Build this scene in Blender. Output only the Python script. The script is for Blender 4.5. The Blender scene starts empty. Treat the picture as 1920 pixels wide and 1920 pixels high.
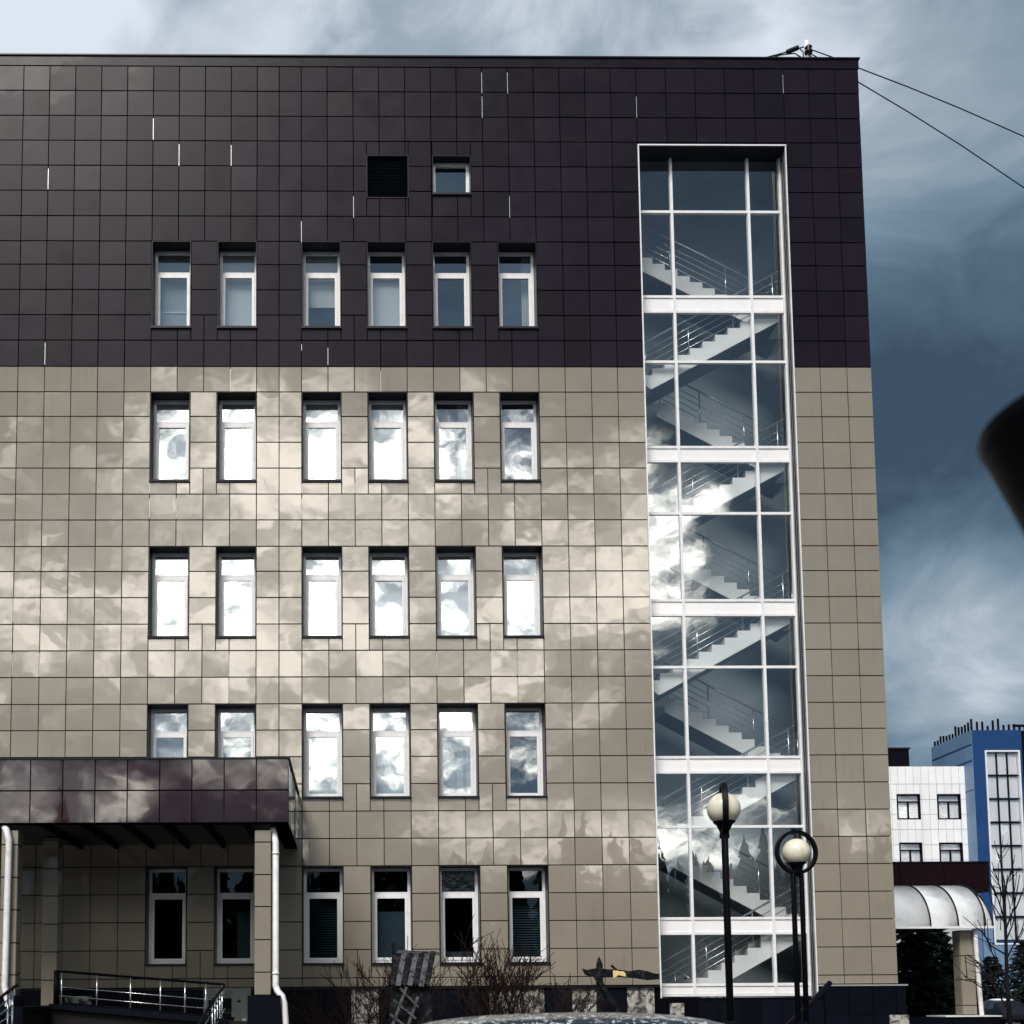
import bpy, math, random
from mathutils import Vector, Matrix

# ------------------------------------------------------------------ camera
SC = bpy.context.scene
COL = SC.collection
RES = 1920.0
EYE = 1.65
F_PX = 2124.0
YAW, PITCH, ROLL = math.radians(0.73073), math.radians(4.67521), math.radians(-0.34551)
PPX, PPY = 690.557, 1704.343
CAM = Vector((0.53469, -25.01678, EYE))
FW = Vector((math.sin(YAW) * math.cos(PITCH), math.cos(YAW) * math.cos(PITCH), math.sin(PITCH)))
_rt = Vector((math.cos(YAW), -math.sin(YAW), 0))
_up = _rt.cross(FW)
RT = _rt * math.cos(ROLL) + _up * math.sin(ROLL)
UP = -_rt * math.sin(ROLL) + _up * math.cos(ROLL)
cd = bpy.data.cameras.new('camera')
cam = bpy.data.objects.new('camera', cd)
COL.objects.link(cam)
SC.camera = cam
cam.matrix_world = Matrix(((RT.x, UP.x, -FW.x, CAM.x), (RT.y, UP.y, -FW.y, CAM.y), (RT.z, UP.z, -FW.z, CAM.z), (0, 0, 0, 1)))
cd.sensor_width = 36
cd.lens = F_PX / RES * 36
cd.shift_x = (RES / 2 - PPX) / RES
cd.shift_y = (PPY - RES / 2) / RES
cd.clip_start = 0.05
cd.clip_end = 3000
cd.dof.use_dof = True
cd.dof.focus_distance = 25.5
cd.dof.aperture_fstop = 2.8


def ray(px, py):
    return (FW + RT * ((px - PPX) / F_PX) + UP * ((PPY - py) / F_PX))


def at(px, py, Y):
    """point on the vertical plane y = Y that the pixel looks at"""
    d = ray(px, py)
    return CAM + d * ((Y - CAM.y) / d.y)


def XZ(px, py, Y):
    p = at(px, py, Y)
    return p.x, p.z


# ------------------------------------------------------------------ node helper
class NT:
    def __init__(s, tree):
        s.t = tree
        s.n = tree.nodes
        s.l = tree.links

    def node(s, typ, **kw):
        n = s.n.new(typ)
        for k, v in kw.items():
            if hasattr(n, k) and not k.startswith('i_'):
                setattr(n, k, v)
        return n

    def put(s, sock, v):
        if hasattr(v, 'is_output') or isinstance(v, bpy.types.NodeSocket):
            s.l.new(v, sock)
        else:
            sock.default_value = v

    def math(s, op, a, b=0.0, c=0.0, clamp=False):
        n = s.node('ShaderNodeMath', operation=op)
        n.use_clamp = clamp
        s.put(n.inputs[0], a)
        s.put(n.inputs[1], b)
        s.put(n.inputs[2], c)
        return n.outputs[0]

    def vmath(s, op, a, b=(0, 0, 0)):
        n = s.node('ShaderNodeVectorMath', operation=op)
        s.put(n.inputs[0], a)
        s.put(n.inputs[1], b)
        return n.outputs['Value'] if op in ('DOT_PRODUCT', 'LENGTH', 'DISTANCE') else n.outputs['Vector']

    def noise(s, vec, scale, detail=4, rough=0.5, dist=0.0):
        n = s.node('ShaderNodeTexNoise')
        s.put(n.inputs['Vector'], vec)
        n.inputs['Scale'].default_value = scale
        n.inputs['Detail'].default_value = detail
        n.inputs['Roughness'].default_value = rough
        n.inputs['Distortion'].default_value = dist
        return n.outputs['Fac']

    def ramp(s, fac, stops, interp='LINEAR'):
        n = s.node('ShaderNodeValToRGB')
        n.color_ramp.interpolation = interp
        el = n.color_ramp.elements
        while len(el) < len(stops):
            el.new(0.5)
        for e, (p, c) in zip(el, stops):
            e.position = p
            e.color = (c[0], c[1], c[2], 1) if hasattr(c, '__len__') else (c, c, c, 1)
        s.put(n.inputs[0], fac)
        return n.outputs['Color']

    def mix(s, fac, a, b, mode='MIX'):
        n = s.node('ShaderNodeMix', data_type='RGBA', blend_type=mode)
        s.put(n.inputs[0], fac)
        s.put(n.inputs[6], a)
        s.put(n.inputs[7], b)
        return n.outputs[2]

    def maprange(s, v, a, b, c=0.0, d=1.0, smooth=True):
        n = s.node('ShaderNodeMapRange')
        n.interpolation_type = 'SMOOTHSTEP' if smooth else 'LINEAR'
        s.put(n.inputs[0], v)
        for i, x in enumerate((a, b, c, d)):
            n.inputs[1 + i].default_value = x
        return n.outputs[0]


# ------------------------------------------------------------------ world: broken storm clouds
SUN_EL, SUN_AZ = math.radians(50), math.radians(205)   # azimuth clockwise from +Y (behind the camera, from the left)
W = bpy.data.worlds.new('World')
SC.world = W
W.use_nodes = True
g = NT(W.node_tree)
for n in list(g.n):
    g.n.remove(n)
tc = g.node('ShaderNodeTexCoord')
D = g.vmath('NORMALIZE', tc.outputs['Generated'])
sep = g.node('ShaderNodeSeparateXYZ')
g.l.new(D, sep.inputs[0])
Dz = sep.outputs['Z']
stretch = g.vmath('MULTIPLY', D, (1.0, 1.0, 1.75))
stretch = g.vmath('ADD', stretch, (3.1, 7.4, 1.9))
n1 = g.noise(stretch, 2.6, 7, 0.52, 0.5)
n2 = g.noise(stretch, 7.0, 6, 0.6, 0.9)
val = g.math('ADD', g.math('MULTIPLY', g.math('SUBTRACT', n1, 0.5), 1.45), g.math('MULTIPLY', g.math('SUBTRACT', n2, 0.5), 0.80))
val = g.math('ADD', val, 0.36)


def blob(px, py, width_deg, amp):
    """a cloud mass of the sky, centred in one direction"""
    global val
    b = ray(px, py).normalized()
    dot = g.vmath('DOT_PRODUCT', D, tuple(b))
    w = g.maprange(dot, math.cos(math.radians(width_deg)), 1.0, 0, amp)
    val = g.math('ADD', val, w)


blob(20, -120, 14, 0.30)
blob(60, 40, 6, 0.16)
blob(290, 50, 5, -0.12)
blob(800, -60, 24, 0.52)
blob(1750, 100, 14, 0.18)
blob(1800, 60, 12, 0.16)
blob(1730, 860, 12, -0.36)
blob(1770, 1190, 7, 0.62)
blob(1880, 480, 8, 0.16)
blob(1740, 1380, 6, -0.12)
cloud = g.ramp(g.math('MULTIPLY', g.math('MAXIMUM', val, 0.0), 0.85), [(0.0, (.030, .054, .086)), (.25, (.062, .104, .150)), (.5, (.125, .188, .248)), (.75, (.26, .315, .37)), (1.0, (.54, .59, .65))])
# sunlit cloud bank on the sun's side of the sky, seen mirrored in the windows and the polished tiles
ny = g.math('MAXIMUM', g.math('MULTIPLY', sep.outputs['Y'], -1.0), 0.05)
tx = g.math('DIVIDE', sep.outputs['X'], ny)
tz_ = g.math('DIVIDE', Dz, ny)
st2 = g.vmath('ADD', g.vmath('MULTIPLY', D, (1.0, 1.0, 1.7)), (0.7, 2.2, 5.1))
n3 = g.noise(st2, 22.0, 8, 0.60, 0.5)
n4 = g.noise(st2, 4.5, 4, 0.5, 0.3)
turb = g.math('ADD', g.math('MULTIPLY', g.math('SUBTRACT', n3, 0.5), 1.5), g.math('MULTIPLY', g.math('SUBTRACT', n4, 0.5), 2.2))


def bankmass(cx, cz, rx, rz, soft=0.45, tw=1.0):
    ex_ = g.math('POWER', g.math('ABSOLUTE', g.math('DIVIDE', g.math('SUBTRACT', tx, cx), rx)), 2.0)
    ez_ = g.math('POWER', g.math('ABSOLUTE', g.math('DIVIDE', g.math('SUBTRACT', tz_, cz), rz)), 2.0)
    e = g.math('SUBTRACT', g.math('ADD', ex_, ez_), g.math('MULTIPLY', turb, tw))
    return g.maprange(e, 1.0 + soft, 1.0 - soft)


lit = bankmass(-0.09, 0.375, 0.36, 0.175)
lit = g.math('MAXIMUM', lit, bankmass(0.275, 0.41, 0.055, 0.075, 0.5, 1.0))
lit = g.math('MAXIMUM', lit, bankmass(-0.29, 0.19, 0.11, 0.035, 0.5, 1.2))
lit = g.math('MAXIMUM', lit, g.math('MULTIPLY', bankmass(0.28, 0.150, 0.24, 0.032, 0.5, 1.5), 0.65))
puff = g.maprange(g.math('ADD', g.math('MULTIPLY', n3, 0.65), g.math('MULTIPLY', n4, 0.35)), 0.40, 0.60)
brightc = g.ramp(puff, [(0.0, (.55, .57, .60)), (.3, (1.6, 1.57, 1.5)), (.6, (3.0, 2.85, 2.55)), (1.0, (5.6, 5.2, 4.6))])
cloud = g.mix(lit, cloud, brightc)
sky = g.node('ShaderNodeTexSky')
sky.sky_type = 'NISHITA'
sky.sun_disc = False
sky.sun_elevation = SUN_EL
sky.sun_rotation = SUN_AZ
sky.air_density = 1.2
sky.dust_density = 2.0
bg1 = g.node('ShaderNodeBackground')
g.l.new(sky.outputs[0], bg1.inputs[0])
bg1.inputs[1].default_value = 0.06
bg2 = g.node('ShaderNodeBackground')
g.l.new(cloud, bg2.inputs[0])
bg2.inputs[1].default_value = 1.0
mx = g.node('ShaderNodeMixShader')
mx.inputs[0].default_value = 0.94
g.l.new(bg1.outputs[0], mx.inputs[1])
g.l.new(bg2.outputs[0], mx.inputs[2])
out = g.node('ShaderNodeOutputWorld')
g.l.new(mx.outputs[0], out.inputs[0])

sl = bpy.data.lights.new('sun', 'SUN')
sl.energy = 3.0
sl.angle = math.radians(24)
sl.color = (1.0, 0.95, 0.88)
so = bpy.data.objects.new('sun', sl)
COL.objects.link(so)
sdir = Vector((math.sin(SUN_AZ) * math.cos(SUN_EL), math.cos(SUN_AZ) * math.cos(SUN_EL), math.sin(SUN_EL)))
so.rotation_euler = sdir.to_track_quat('Z', 'Y').to_euler()
so.location = sdir * 60

SC.view_settings.view_transform = 'Standard'
SC.view_settings.look = 'None'
SC.view_settings.exposure = 0.5
SC.view_settings.gamma = 1.0
SC.render.resolution_x = SC.render.resolution_y = 1024
SC.cycles.max_bounces = 8
SC.cycles.transparent_max_bounces = 12

# ------------------------------------------------------------------ materials
MATS = {}


def principled(name, base, rough=0.5, metal=0.0, spec=0.5, coat=0.0, coat_rough=0.05, var=0.0, noise_amt=0.0, noise_scale=4.0,
               bump=0.0, bump_scale=20.0, dark=None, dark_amt=0.0, dark_scale=2.0, dark_lo=0.48, rough_var=0.0, ior=1.5, emis=None):
    m = bpy.data.materials.new(name)
    m.use_nodes = True
    t = NT(m.node_tree)
    b = t.n['Principled BSDF']
    b.inputs['Roughness'].default_value = rough
    b.inputs['Metallic'].default_value = metal
    b.inputs['IOR'].default_value = ior
    b.inputs['Specular IOR Level'].default_value = spec
    b.inputs['Coat Weight'].default_value = coat
    b.inputs['Coat Roughness'].default_value = coat_rough
    tcn = t.node('ShaderNodeTexCoord')
    geo = t.node('ShaderNodeNewGeometry')
    pos = geo.outputs['Position']
    colr = (base[0], base[1], base[2], 1)
    cur = colr
    if noise_amt:
        nz = t.noise(pos, noise_scale, 6, 0.6)
        f = t.maprange(nz, 0.3, 0.7, 1 - noise_amt, 1 + noise_amt, False)
        cmb = t.node('ShaderNodeCombineColor')
        for i in range(3):
            t.l.new(f, cmb.inputs[i])
        cur = t.mix(1.0, cur, cmb.outputs[0], 'MULTIPLY')
    if dark is not None:
        nz = t.noise(pos, dark_scale, 7, 0.62, 0.4)
        f = t.maprange(nz, dark_lo, dark_lo + 0.18, 0, dark_amt)
        cur = t.mix(f, cur, (dark[0], dark[1], dark[2], 1))
    if var:
        oi = t.node('ShaderNodeObjectInfo')
        f = t.maprange(oi.outputs['Random'], 0, 1, 1 - var, 1 + var, False)
        cmb = t.node('ShaderNodeCombineColor')
        for i in range(3):
            t.l.new(f, cmb.inputs[i])
        cur = t.mix(1.0, cur, cmb.outputs[0], 'MULTIPLY')
    t.put(b.inputs['Base Color'], cur)
    if rough_var:
        nz = t.noise(pos, 3.0, 5, 0.6)
        t.put(b.inputs['Roughness'], t.maprange(nz, 0.3, 0.7, max(rough - rough_var, 0.02), rough + rough_var, False))
    if bump:
        bn = t.node('ShaderNodeBump')
        bn.inputs['Strength'].default_value = bump
        bn.inputs['Distance'].default_value = 0.02
        t.l.new(t.noise(pos, bump_scale, 5, 0.6), bn.inputs['Height'])
        t.l.new(bn.outputs[0], b.inputs['Normal'])
    if emis:
        b.inputs['Emission Color'].default_value = (*emis[:3], 1)
        b.inputs['Emission Strength'].default_value = emis[3]
    MATS[name] = m
    return m


def polished_tile(name, base, spec, rough, var, coatw, wave=0.09, coat_ior=1.6):
    m = bpy.data.materials.new(name)
    m.use_nodes = True
    t = NT(m.node_tree)
    b = t.n['Principled BSDF']
    geo = t.node('ShaderNodeNewGeometry')
    oi = t.node('ShaderNodeObjectInfo')
    pos = geo.outputs['Position']
    nz = t.noise(pos, 1.3, 5, 0.6)
    fine = t.noise(pos, 140.0, 3, 0.6)
    streak = t.noise(t.vmath('MULTIPLY', pos, (7.0, 7.0, 0.35)), 1.0, 5, 0.6)
    f = t.math('ADD', t.maprange(oi.outputs['Random'], 0, 1, 1 - var, 1 + var, False), t.maprange(nz, 0.3, 0.7, -0.05, 0.05, False))
    f = t.math('ADD', f, t.maprange(fine, 0.3, 0.7, -0.05, 0.05, False))
    f = t.math('SUBTRACT', f, t.maprange(streak, 0.55, 0.75, 0.0, 0.10))
    cmb = t.node('ShaderNodeCombineColor')
    for i in range(3):
        t.l.new(f, cmb.inputs[i])
    cur = t.mix(1.0, (base[0], base[1], base[2], 1), cmb.outputs[0], 'MULTIPLY')
    t.put(b.inputs['Base Color'], cur)
    b.inputs['Specular IOR Level'].default_value = spec
    b.inputs['Coat Weight'].default_value = coatw
    b.inputs['Coat Roughness'].default_value = 0.02
    b.inputs['Coat IOR'].default_value = coat_ior
    dust = t.noise(pos, 2.1, 5, 0.6)
    t.put(b.inputs['Roughness'], t.maprange(dust, 0.3, 0.7, rough, rough + 0.10, False))
    bn = t.node('ShaderNodeBump')
    bn.inputs['Strength'].default_value = wave
    bn.inputs['Distance'].default_value = 0.02
    t.l.new(t.noise(pos, 2.6, 1, 0.4), bn.inputs['Height'])
    t.l.new(bn.outputs[0], b.inputs['Normal'])
    t.l.new(bn.outputs[0], b.inputs['Coat Normal'])
    MATS[name] = m
    return m


def glass(name, refl, tint=(1, 1, 1), gcol=(0.9, 0.96, 1.0), wav=0.02):
    m = bpy.data.materials.new(name)
    m.use_nodes = True
    t = NT(m.node_tree)
    for n in list(t.n):
        t.n.remove(n)
    tr = t.node('ShaderNodeBsdfTransparent')
    tr.inputs[0].default_value = (*tint, 1)
    gl = t.node('ShaderNodeBsdfGlossy')
    gl.inputs['Color'].default_value = (*gcol, 1)
    gl.inputs['Roughness'].default_value = 0.0
    geo = t.node('ShaderNodeNewGeometry')
    bn = t.node('ShaderNodeBump')
    bn.inputs['Strength'].default_value = wav
    bn.inputs['Distance'].default_value = 0.05
    t.l.new(t.noise(geo.outputs['Position'], 1.6, 2, 0.5), bn.inputs['Height'])
    t.l.new(bn.outputs[0], gl.inputs['Normal'])
    cosv = t.math('ABSOLUTE', t.vmath('DOT_PRODUCT', geo.outputs['Normal'], geo.outputs['Incoming']))
    f = t.math('ADD', t.math('MULTIPLY', t.math('POWER', t.math('SUBTRACT', 1.0, cosv), 5.0), 1.0 - refl), refl, clamp=True)
    ms = t.node('ShaderNodeMixShader')
    t.l.new(f, ms.inputs[0])
    t.l.new(tr.outputs[0], ms.inputs[1])
    t.l.new(gl.outputs[0], ms.inputs[2])
    o = t.node('ShaderNodeOutputMaterial')
    t.l.new(ms.outputs[0], o.inputs[0])
    MATS[name] = m
    return m


polished_tile('beige_tile', (0.264, 0.238, 0.193), 0.5, 0.07, 0.06, 1.0, 0.085, 1.64)
polished_tile('brown_tile', (0.0112, 0.0082, 0.0160), 0.10, 0.28, 0.22, 0.02, 0.04)
polished_tile('maroon_tile', (0.020, 0.0055, 0.0085), 0.5, 0.02, 0.08, 0.9, 0.045)
principled('void', (0.0035, 0.0035, 0.006), 0.9, spec=0.0)
principled('dark_metal', (0.008, 0.009, 0.015), 0.4, 0.0, 0.22, noise_amt=0.2)
principled('aluminium', (0.55, 0.57, 0.6), 0.35, 0.6, noise_amt=0.1, noise_scale=9)
principled('white_paint', (0.78, 0.79, 0.82), 0.35, noise_amt=0.05, noise_scale=5, dark=(0.5, 0.5, 0.5), dark_amt=0.25, dark_scale=6)
principled('white_panel', (0.85, 0.85, 0.87), 0.3, coat=0.3, noise_amt=0.03, noise_scale=3, var=0.03)
principled('grey_reveal', (0.34, 0.35, 0.36), 0.4, 0.3, noise_amt=0.15, noise_scale=8)
principled('room_wall', (0.16, 0.19, 0.22), 0.8, noise_amt=0.1)
principled('room_dark', (0.02, 0.025, 0.035), 0.9)
principled('stair_wall', (0.27, 0.32, 0.34), 0.7, noise_amt=0.08, noise_scale=2)
principled('stair_white', (0.82, 0.83, 0.82), 0.45, noise_amt=0.04)
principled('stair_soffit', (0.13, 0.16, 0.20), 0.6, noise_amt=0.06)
principled('stair_tread', (0.22, 0.22, 0.23), 0.5)
principled('steel', (0.62, 0.65, 0.68), 0.22, 0.85)
principled('black_iron', (0.0025, 0.0025, 0.005), 0.5, spec=0.12, noise_amt=0.25, noise_scale=30, bump=0.08, bump_scale=60)
principled('blind', (0.74, 0.78, 0.78), 0.8, noise_amt=0.04, noise_scale=6)  # roller blinds, also white sheets added to brighten panes
principled('blind_grey', (0.36, 0.42, 0.44), 0.8, noise_amt=0.06, noise_scale=6)
principled('blind_teal', (0.035, 0.065, 0.075), 0.6, noise_amt=0.15)
principled('curtain', (0.72, 0.74, 0.75), 0.85, noise_amt=0.06)
principled('plastic_sheet', (0.03, 0.035, 0.04), 0.12, spec=0.9, bump=0.9, bump_scale=5)
principled('granite', (0.0035, 0.0045, 0.009), 0.25, spec=0.14, coat=0.0, noise_amt=0.35, noise_scale=60, var=0.3)
principled('bare_concrete', (0.42, 0.40, 0.37), 0.85, noise_amt=0.25, noise_scale=9, bump=0.6, bump_scale=18, dark=(0.02, 0.02, 0.022), dark_amt=0.95, dark_scale=6.5, dark_lo=0.42)
principled('asphalt', (0.05, 0.05, 0.053), 0.8, noise_amt=0.2, noise_scale=20, bump=0.4, bump_scale=120)
principled('paving', (0.014, 0.013, 0.013), 0.8, spec=0.15, noise_amt=0.2, noise_scale=8, bump=0.3, bump_scale=50)
principled('door_paint', (0.20, 0.23, 0.215), 0.55, noise_amt=0.1, noise_scale=6, dark=(0.08, 0.08, 0.07), dark_amt=0.5, dark_scale=4)
principled('pipe_white', (0.74, 0.74, 0.76), 0.4, noise_amt=0.06, dark=(0.4, 0.38, 0.36), dark_amt=0.4, dark_scale=5)
principled('old_wood', (0.006, 0.006, 0.008), 0.8, spec=0.1, noise_amt=0.35, noise_scale=25, bump=0.7, bump_scale=40, dark=(0.07, 0.07, 0.08), dark_amt=0.4, dark_scale=12)
principled('grey_wood', (0.085, 0.085, 0.095), 0.85, spec=0.1, noise_amt=0.4, noise_scale=20, bump=0.6, bump_scale=40, dark=(0.010, 0.010, 0.014), dark_amt=0.9, dark_scale=9)
principled('yellow_board', (0.70, 0.55, 0.24), 0.6, noise_amt=0.15, noise_scale=14)
principled('bark', (0.018, 0.011, 0.011), 0.85, spec=0.08, noise_amt=0.3, noise_scale=30)
principled('bark_grey', (0.011, 0.010, 0.012), 0.85, spec=0.08, noise_amt=0.4, noise_scale=14)
principled('needles', (0.007, 0.012, 0.010), 0.75, spec=0.1, noise_amt=0.5, noise_scale=3)
principled('globe', (0.72, 0.69, 0.56), 0.28, coat=0.25, noise_amt=0.05, noise_scale=6, dark=(0.42, 0.38, 0.26), dark_amt=0.35, dark_scale=7)
principled('far_white', (0.84, 0.85, 0.88), 0.4, var=0.03, noise_amt=0.04, noise_scale=1)
principled('far_black', (0.002, 0.002, 0.006), 0.7, spec=0.1)
principled('blue_panel', (0.006, 0.045, 0.165), 0.35, coat=0.2, noise_amt=0.08, noise_scale=1.2, var=0.05)
principled('pale_blue_panel', (0.15, 0.25, 0.40), 0.4, noise_amt=0.1, noise_scale=0.7, var=0.06)
principled('snow', (0.75, 0.77, 0.8), 0.6, noise_amt=0.1, noise_scale=8, bump=0.5)
principled('tyre', (0.012, 0.012, 0.012), 0.8)
principled('polycarbonate', (0.76, 0.78, 0.81), 0.18, coat=0.4, noise_amt=0.12, noise_scale=1.6, dark=(0.42, 0.45, 0.48), dark_amt=0.5, dark_scale=1.5)
principled('car_glass', (0.008, 0.01, 0.012), 0.03, spec=0.8)
principled('white_lamp', (0.8, 0.8, 0.8), 0.4)
glass('stair_glass', 0.22, (0.95, 0.97, 0.98), wav=0.02)
glass('window_glass', 0.46, (0.88, 0.92, 0.94), wav=0.02)
glass('ground_glass', 0.11, (0.55, 0.62, 0.68), wav=0.03)
glass('far_glass', 0.22, (0.93, 0.95, 0.97), wav=0.05)


def frosty_paint():
    m = bpy.data.materials.new('frosted_paint')
    m.use_nodes = True
    t = NT(m.node_tree)
    b = t.n['Principled BSDF']
    geo = t.node('ShaderNodeNewGeometry')
    pos = geo.outputs['Position']
    nz = t.noise(t.vmath('MULTIPLY', pos, (1.0, 1.0, 2.0)), 13.0, 8, 0.66, 1.2)
    vo = t.noise(pos, 55.0, 4, 0.6)
    f = t.maprange(t.math('ADD', t.math('MULTIPLY', nz, 0.75), t.math('MULTIPLY', vo, 0.25)), 0.52, 0.60)
    sepn = t.node('ShaderNodeSeparateXYZ')
    t.l.new(geo.outputs['Normal'], sepn.inputs[0])
    f = t.math('MULTIPLY', f, t.maprange(sepn.outputs['Z'], 0.25, 0.7))
    t.put(b.inputs['Base Color'], t.mix(f, (0.012, 0.020, 0.032, 1), (0.60, 0.66, 0.70, 1)))
    t.put(b.inputs['Roughness'], t.maprange(f, 0, 1, 0.22, 0.7))
    b.inputs['Coat Weight'].default_value = 0.3
    MATS['frosted_paint'] = m


frosty_paint()


# ------------------------------------------------------------------ mesh helpers
class MB:
    def __init__(s):
        s.v = []
        s.f = []
        s.sm = []

    def face(s, idx, smooth=False):
        s.f.append(idx)
        s.sm.append(smooth)

    def quad(s, a, b, c, d):
        i = len(s.v)
        s.v += [tuple(a), tuple(b), tuple(c), tuple(d)]
        s.face((i, i + 1, i + 2, i + 3))

    def box(s, x0, x1, y0, y1, z0, z1):
        i = len(s.v)
        s.v += [(x0, y0, z0), (x1, y0, z0), (x1, y1, z0), (x0, y1, z0), (x0, y0, z1), (x1, y0, z1), (x1, y1, z1), (x0, y1, z1)]
        for q in ((0, 3, 2, 1), (4, 5, 6, 7), (0, 1, 5, 4), (1, 2, 6, 5), (2, 3, 7, 6), (3, 0, 4, 7)):
            s.face(tuple(i + k for k in q))
        return s

    def prism(s, pts, y0, y1):
        """outline pts (x, z) extruded from y0 to y1"""
        i = len(s.v)
        n = len(pts)
        s.v += [(x, y0, z) for x, z in pts] + [(x, y1, z) for x, z in pts]
        s.face(tuple(i + k for k in range(n)))
        s.face(tuple(i + n + k for k in reversed(range(n))))
        for k in range(n):
            k2 = (k + 1) % n
            s.face((i + k2, i + k, i + n + k, i + n + k2))
        return s

    def bar(s, a, b, w, h, up=(0, 0, 1)):
        a, b = Vector(a), Vector(b)
        d = (b - a).normalized()
        u = Vector(up)
        r = d.cross(u)
        if r.length < 1e-4:
            r = d.cross(Vector((0, 1, 0)))
        r.normalize()
        u = r.cross(d)
        i = len(s.v)
        for p in (a, b):
            for sx, sy in ((-1, -1), (1, -1), (1, 1), (-1, 1)):
                s.v.append(tuple(p + r * (sx * w / 2) + u * (sy * h / 2)))
        for q in ((3, 2, 1, 0), (4, 5, 6, 7), (0, 1, 5, 4), (1, 2, 6, 5), (2, 3, 7, 6), (3, 0, 4, 7)):
            s.face(tuple(i + k for k in q))
        return s

    def tube(s, pts, rad, n=8, cap=True):
        pts = [Vector(p) for p in pts]
        if not hasattr(rad, '__len__'):
            rad = [rad] * len(pts)
        base = len(s.v)
        prev = None
        for k, p in enumerate(pts):
            if k == 0:
                d = pts[1] - pts[0]
            elif k == len(pts) - 1:
                d = pts[-1] - pts[-2]
            else:
                d = (pts[k + 1] - pts[k]).normalized() + (pts[k] - pts[k - 1]).normalized()
            d.normalize()
            if prev is None:
                r = d.cross(Vector((0, 0, 1)))
                if r.length < 0.05:
                    r = d.cross(Vector((0, 1, 0)))
            else:
                r = prev - d * prev.dot(d)
            r.normalize()
            prev = r
            u = d.cross(r)
            for j in range(n):
                a = 2 * math.pi * j / n
                s.v.append(tuple(p + (r * math.cos(a) + u * math.sin(a)) * rad[k]))
        for k in range(len(pts) - 1):
            for j in range(n):
                j2 = (j + 1) % n
                s.face((base + k * n + j, base + k * n + j2, base + (k + 1) * n + j2, base + (k + 1) * n + j), n > 4)
        if cap:
            s.face(tuple(base + j for j in reversed(range(n))))
            e = base + (len(pts) - 1) * n
            s.face(tuple(e + j for j in range(n)))
        return s

    def lathe(s, prof, c=(0, 0, 0), n=24):
        base = len(s.v)
        for r, z in prof:
            for j in range(n):
                a = 2 * math.pi * j / n
                s.v.append((c[0] + r * math.cos(a), c[1] + r * math.sin(a), c[2] + z))
        for k in range(len(prof) - 1):
            for j in range(n):
                j2 = (j + 1) % n
                s.face((base + k * n + j, base + k * n + j2, base + (k + 1) * n + j2, base + (k + 1) * n + j), True)
        s.face(tuple(base + j for j in reversed(range(n))))
        e = base + (len(prof) - 1) * n
        s.face(tuple(e + j for j in range(n)))
        return s

    def mesh(s, name, mat):
        me = bpy.data.meshes.new(name)
        me.from_pydata(s.v, [], s.f)
        me.polygons.foreach_set('use_smooth', s.sm)
        me.materials.append(MATS[mat])
        me.update()
        return me

    def build(s, name, mat, parent=None, loc=None):
        o = bpy.data.objects.new(name, s.mesh(name, mat))
        COL.objects.link(o)
        if loc is not None:
            o.location = loc
        if parent is not None:
            o.parent = parent
        return o


def link(name, me, parent, loc=(0, 0, 0), rot=(0, 0, 0)):
    o = bpy.data.objects.new(name, me)
    COL.objects.link(o)
    o.parent = parent
    o.location = loc
    o.rotation_euler = rot
    return o


def thing(name, label, cat, group=None, loc=(0, 0, 0)):
    o = bpy.data.objects.new(name, None)
    COL.objects.link(o)
    o.location = loc
    o.empty_display_size = 0.2
    tag(o, label, cat, group)
    return o


def tag(o, label, cat, group=None):
    o['label'] = label
    o['category'] = cat
    if group:
        o['group'] = group
    return o


def struct(o):
    o['kind'] = 'structure'
    return o


def stuff(o):
    o['kind'] = 'stuff'
    return o


def bx(name, mat, parent, x0, x1, y0, y1, z0, z1):
    return MB().box(x0, x1, y0, y1, z0, z1).build(name, mat, parent)


RND = random.Random(7)

# ------------------------------------------------------------------ ground
struct(MB().box(-900, 900, -900, 900, -0.3, 0.0).build('ground', 'asphalt'))
struct(MB().box(-30, 13.2, -2.6, -0.2, -0.02, 0.12).build('pavement', 'paving'))

# ------------------------------------------------------------------ main building: measured grid
P = 0.608
A0 = -2.69988 * P
Zr = [z + EYE for z in (22.241, 21.967, 21.347, 20.724, 20.107, 19.490, 18.869, 18.247, 17.629, 17.058, 16.445, 15.833, 15.221, 14.588, 13.981,
                        13.393, 12.779, 12.166, 11.552, 10.944, 10.325, 9.740, 9.131, 8.516, 7.904, 7.293, 6.679, 6.080, 5.472, 4.854, 4.236,
                        3.622, 3.006, 2.387, 1.768, 1.146, 0.524, 0.325)]
ZTOP, ZLEDGE = Zr[0], Zr[-1]
XR0, XR1, XR2, XR3 = (17.7505 * P, 18.7399 * P, 19.7708 * P, 20.7116 * P)
XS = [A0 - k * P for k in range(11, 0, -1)] + [A0, (A0 - P) / 2, -P] + [k * P for k in range(0, 13)]   # left field grid
XLEFT = XS[0] - 12.0
XCW0, XCW1 = XS[-1], XR0
RIGHT = [XR0, XR1, XR2, XR3]
NROW = len(Zr) - 1

bld = thing('office_building', 'large six-storey building clad in brown tiles above and beige tiles below, with glazed stairwell', 'building')

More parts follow.
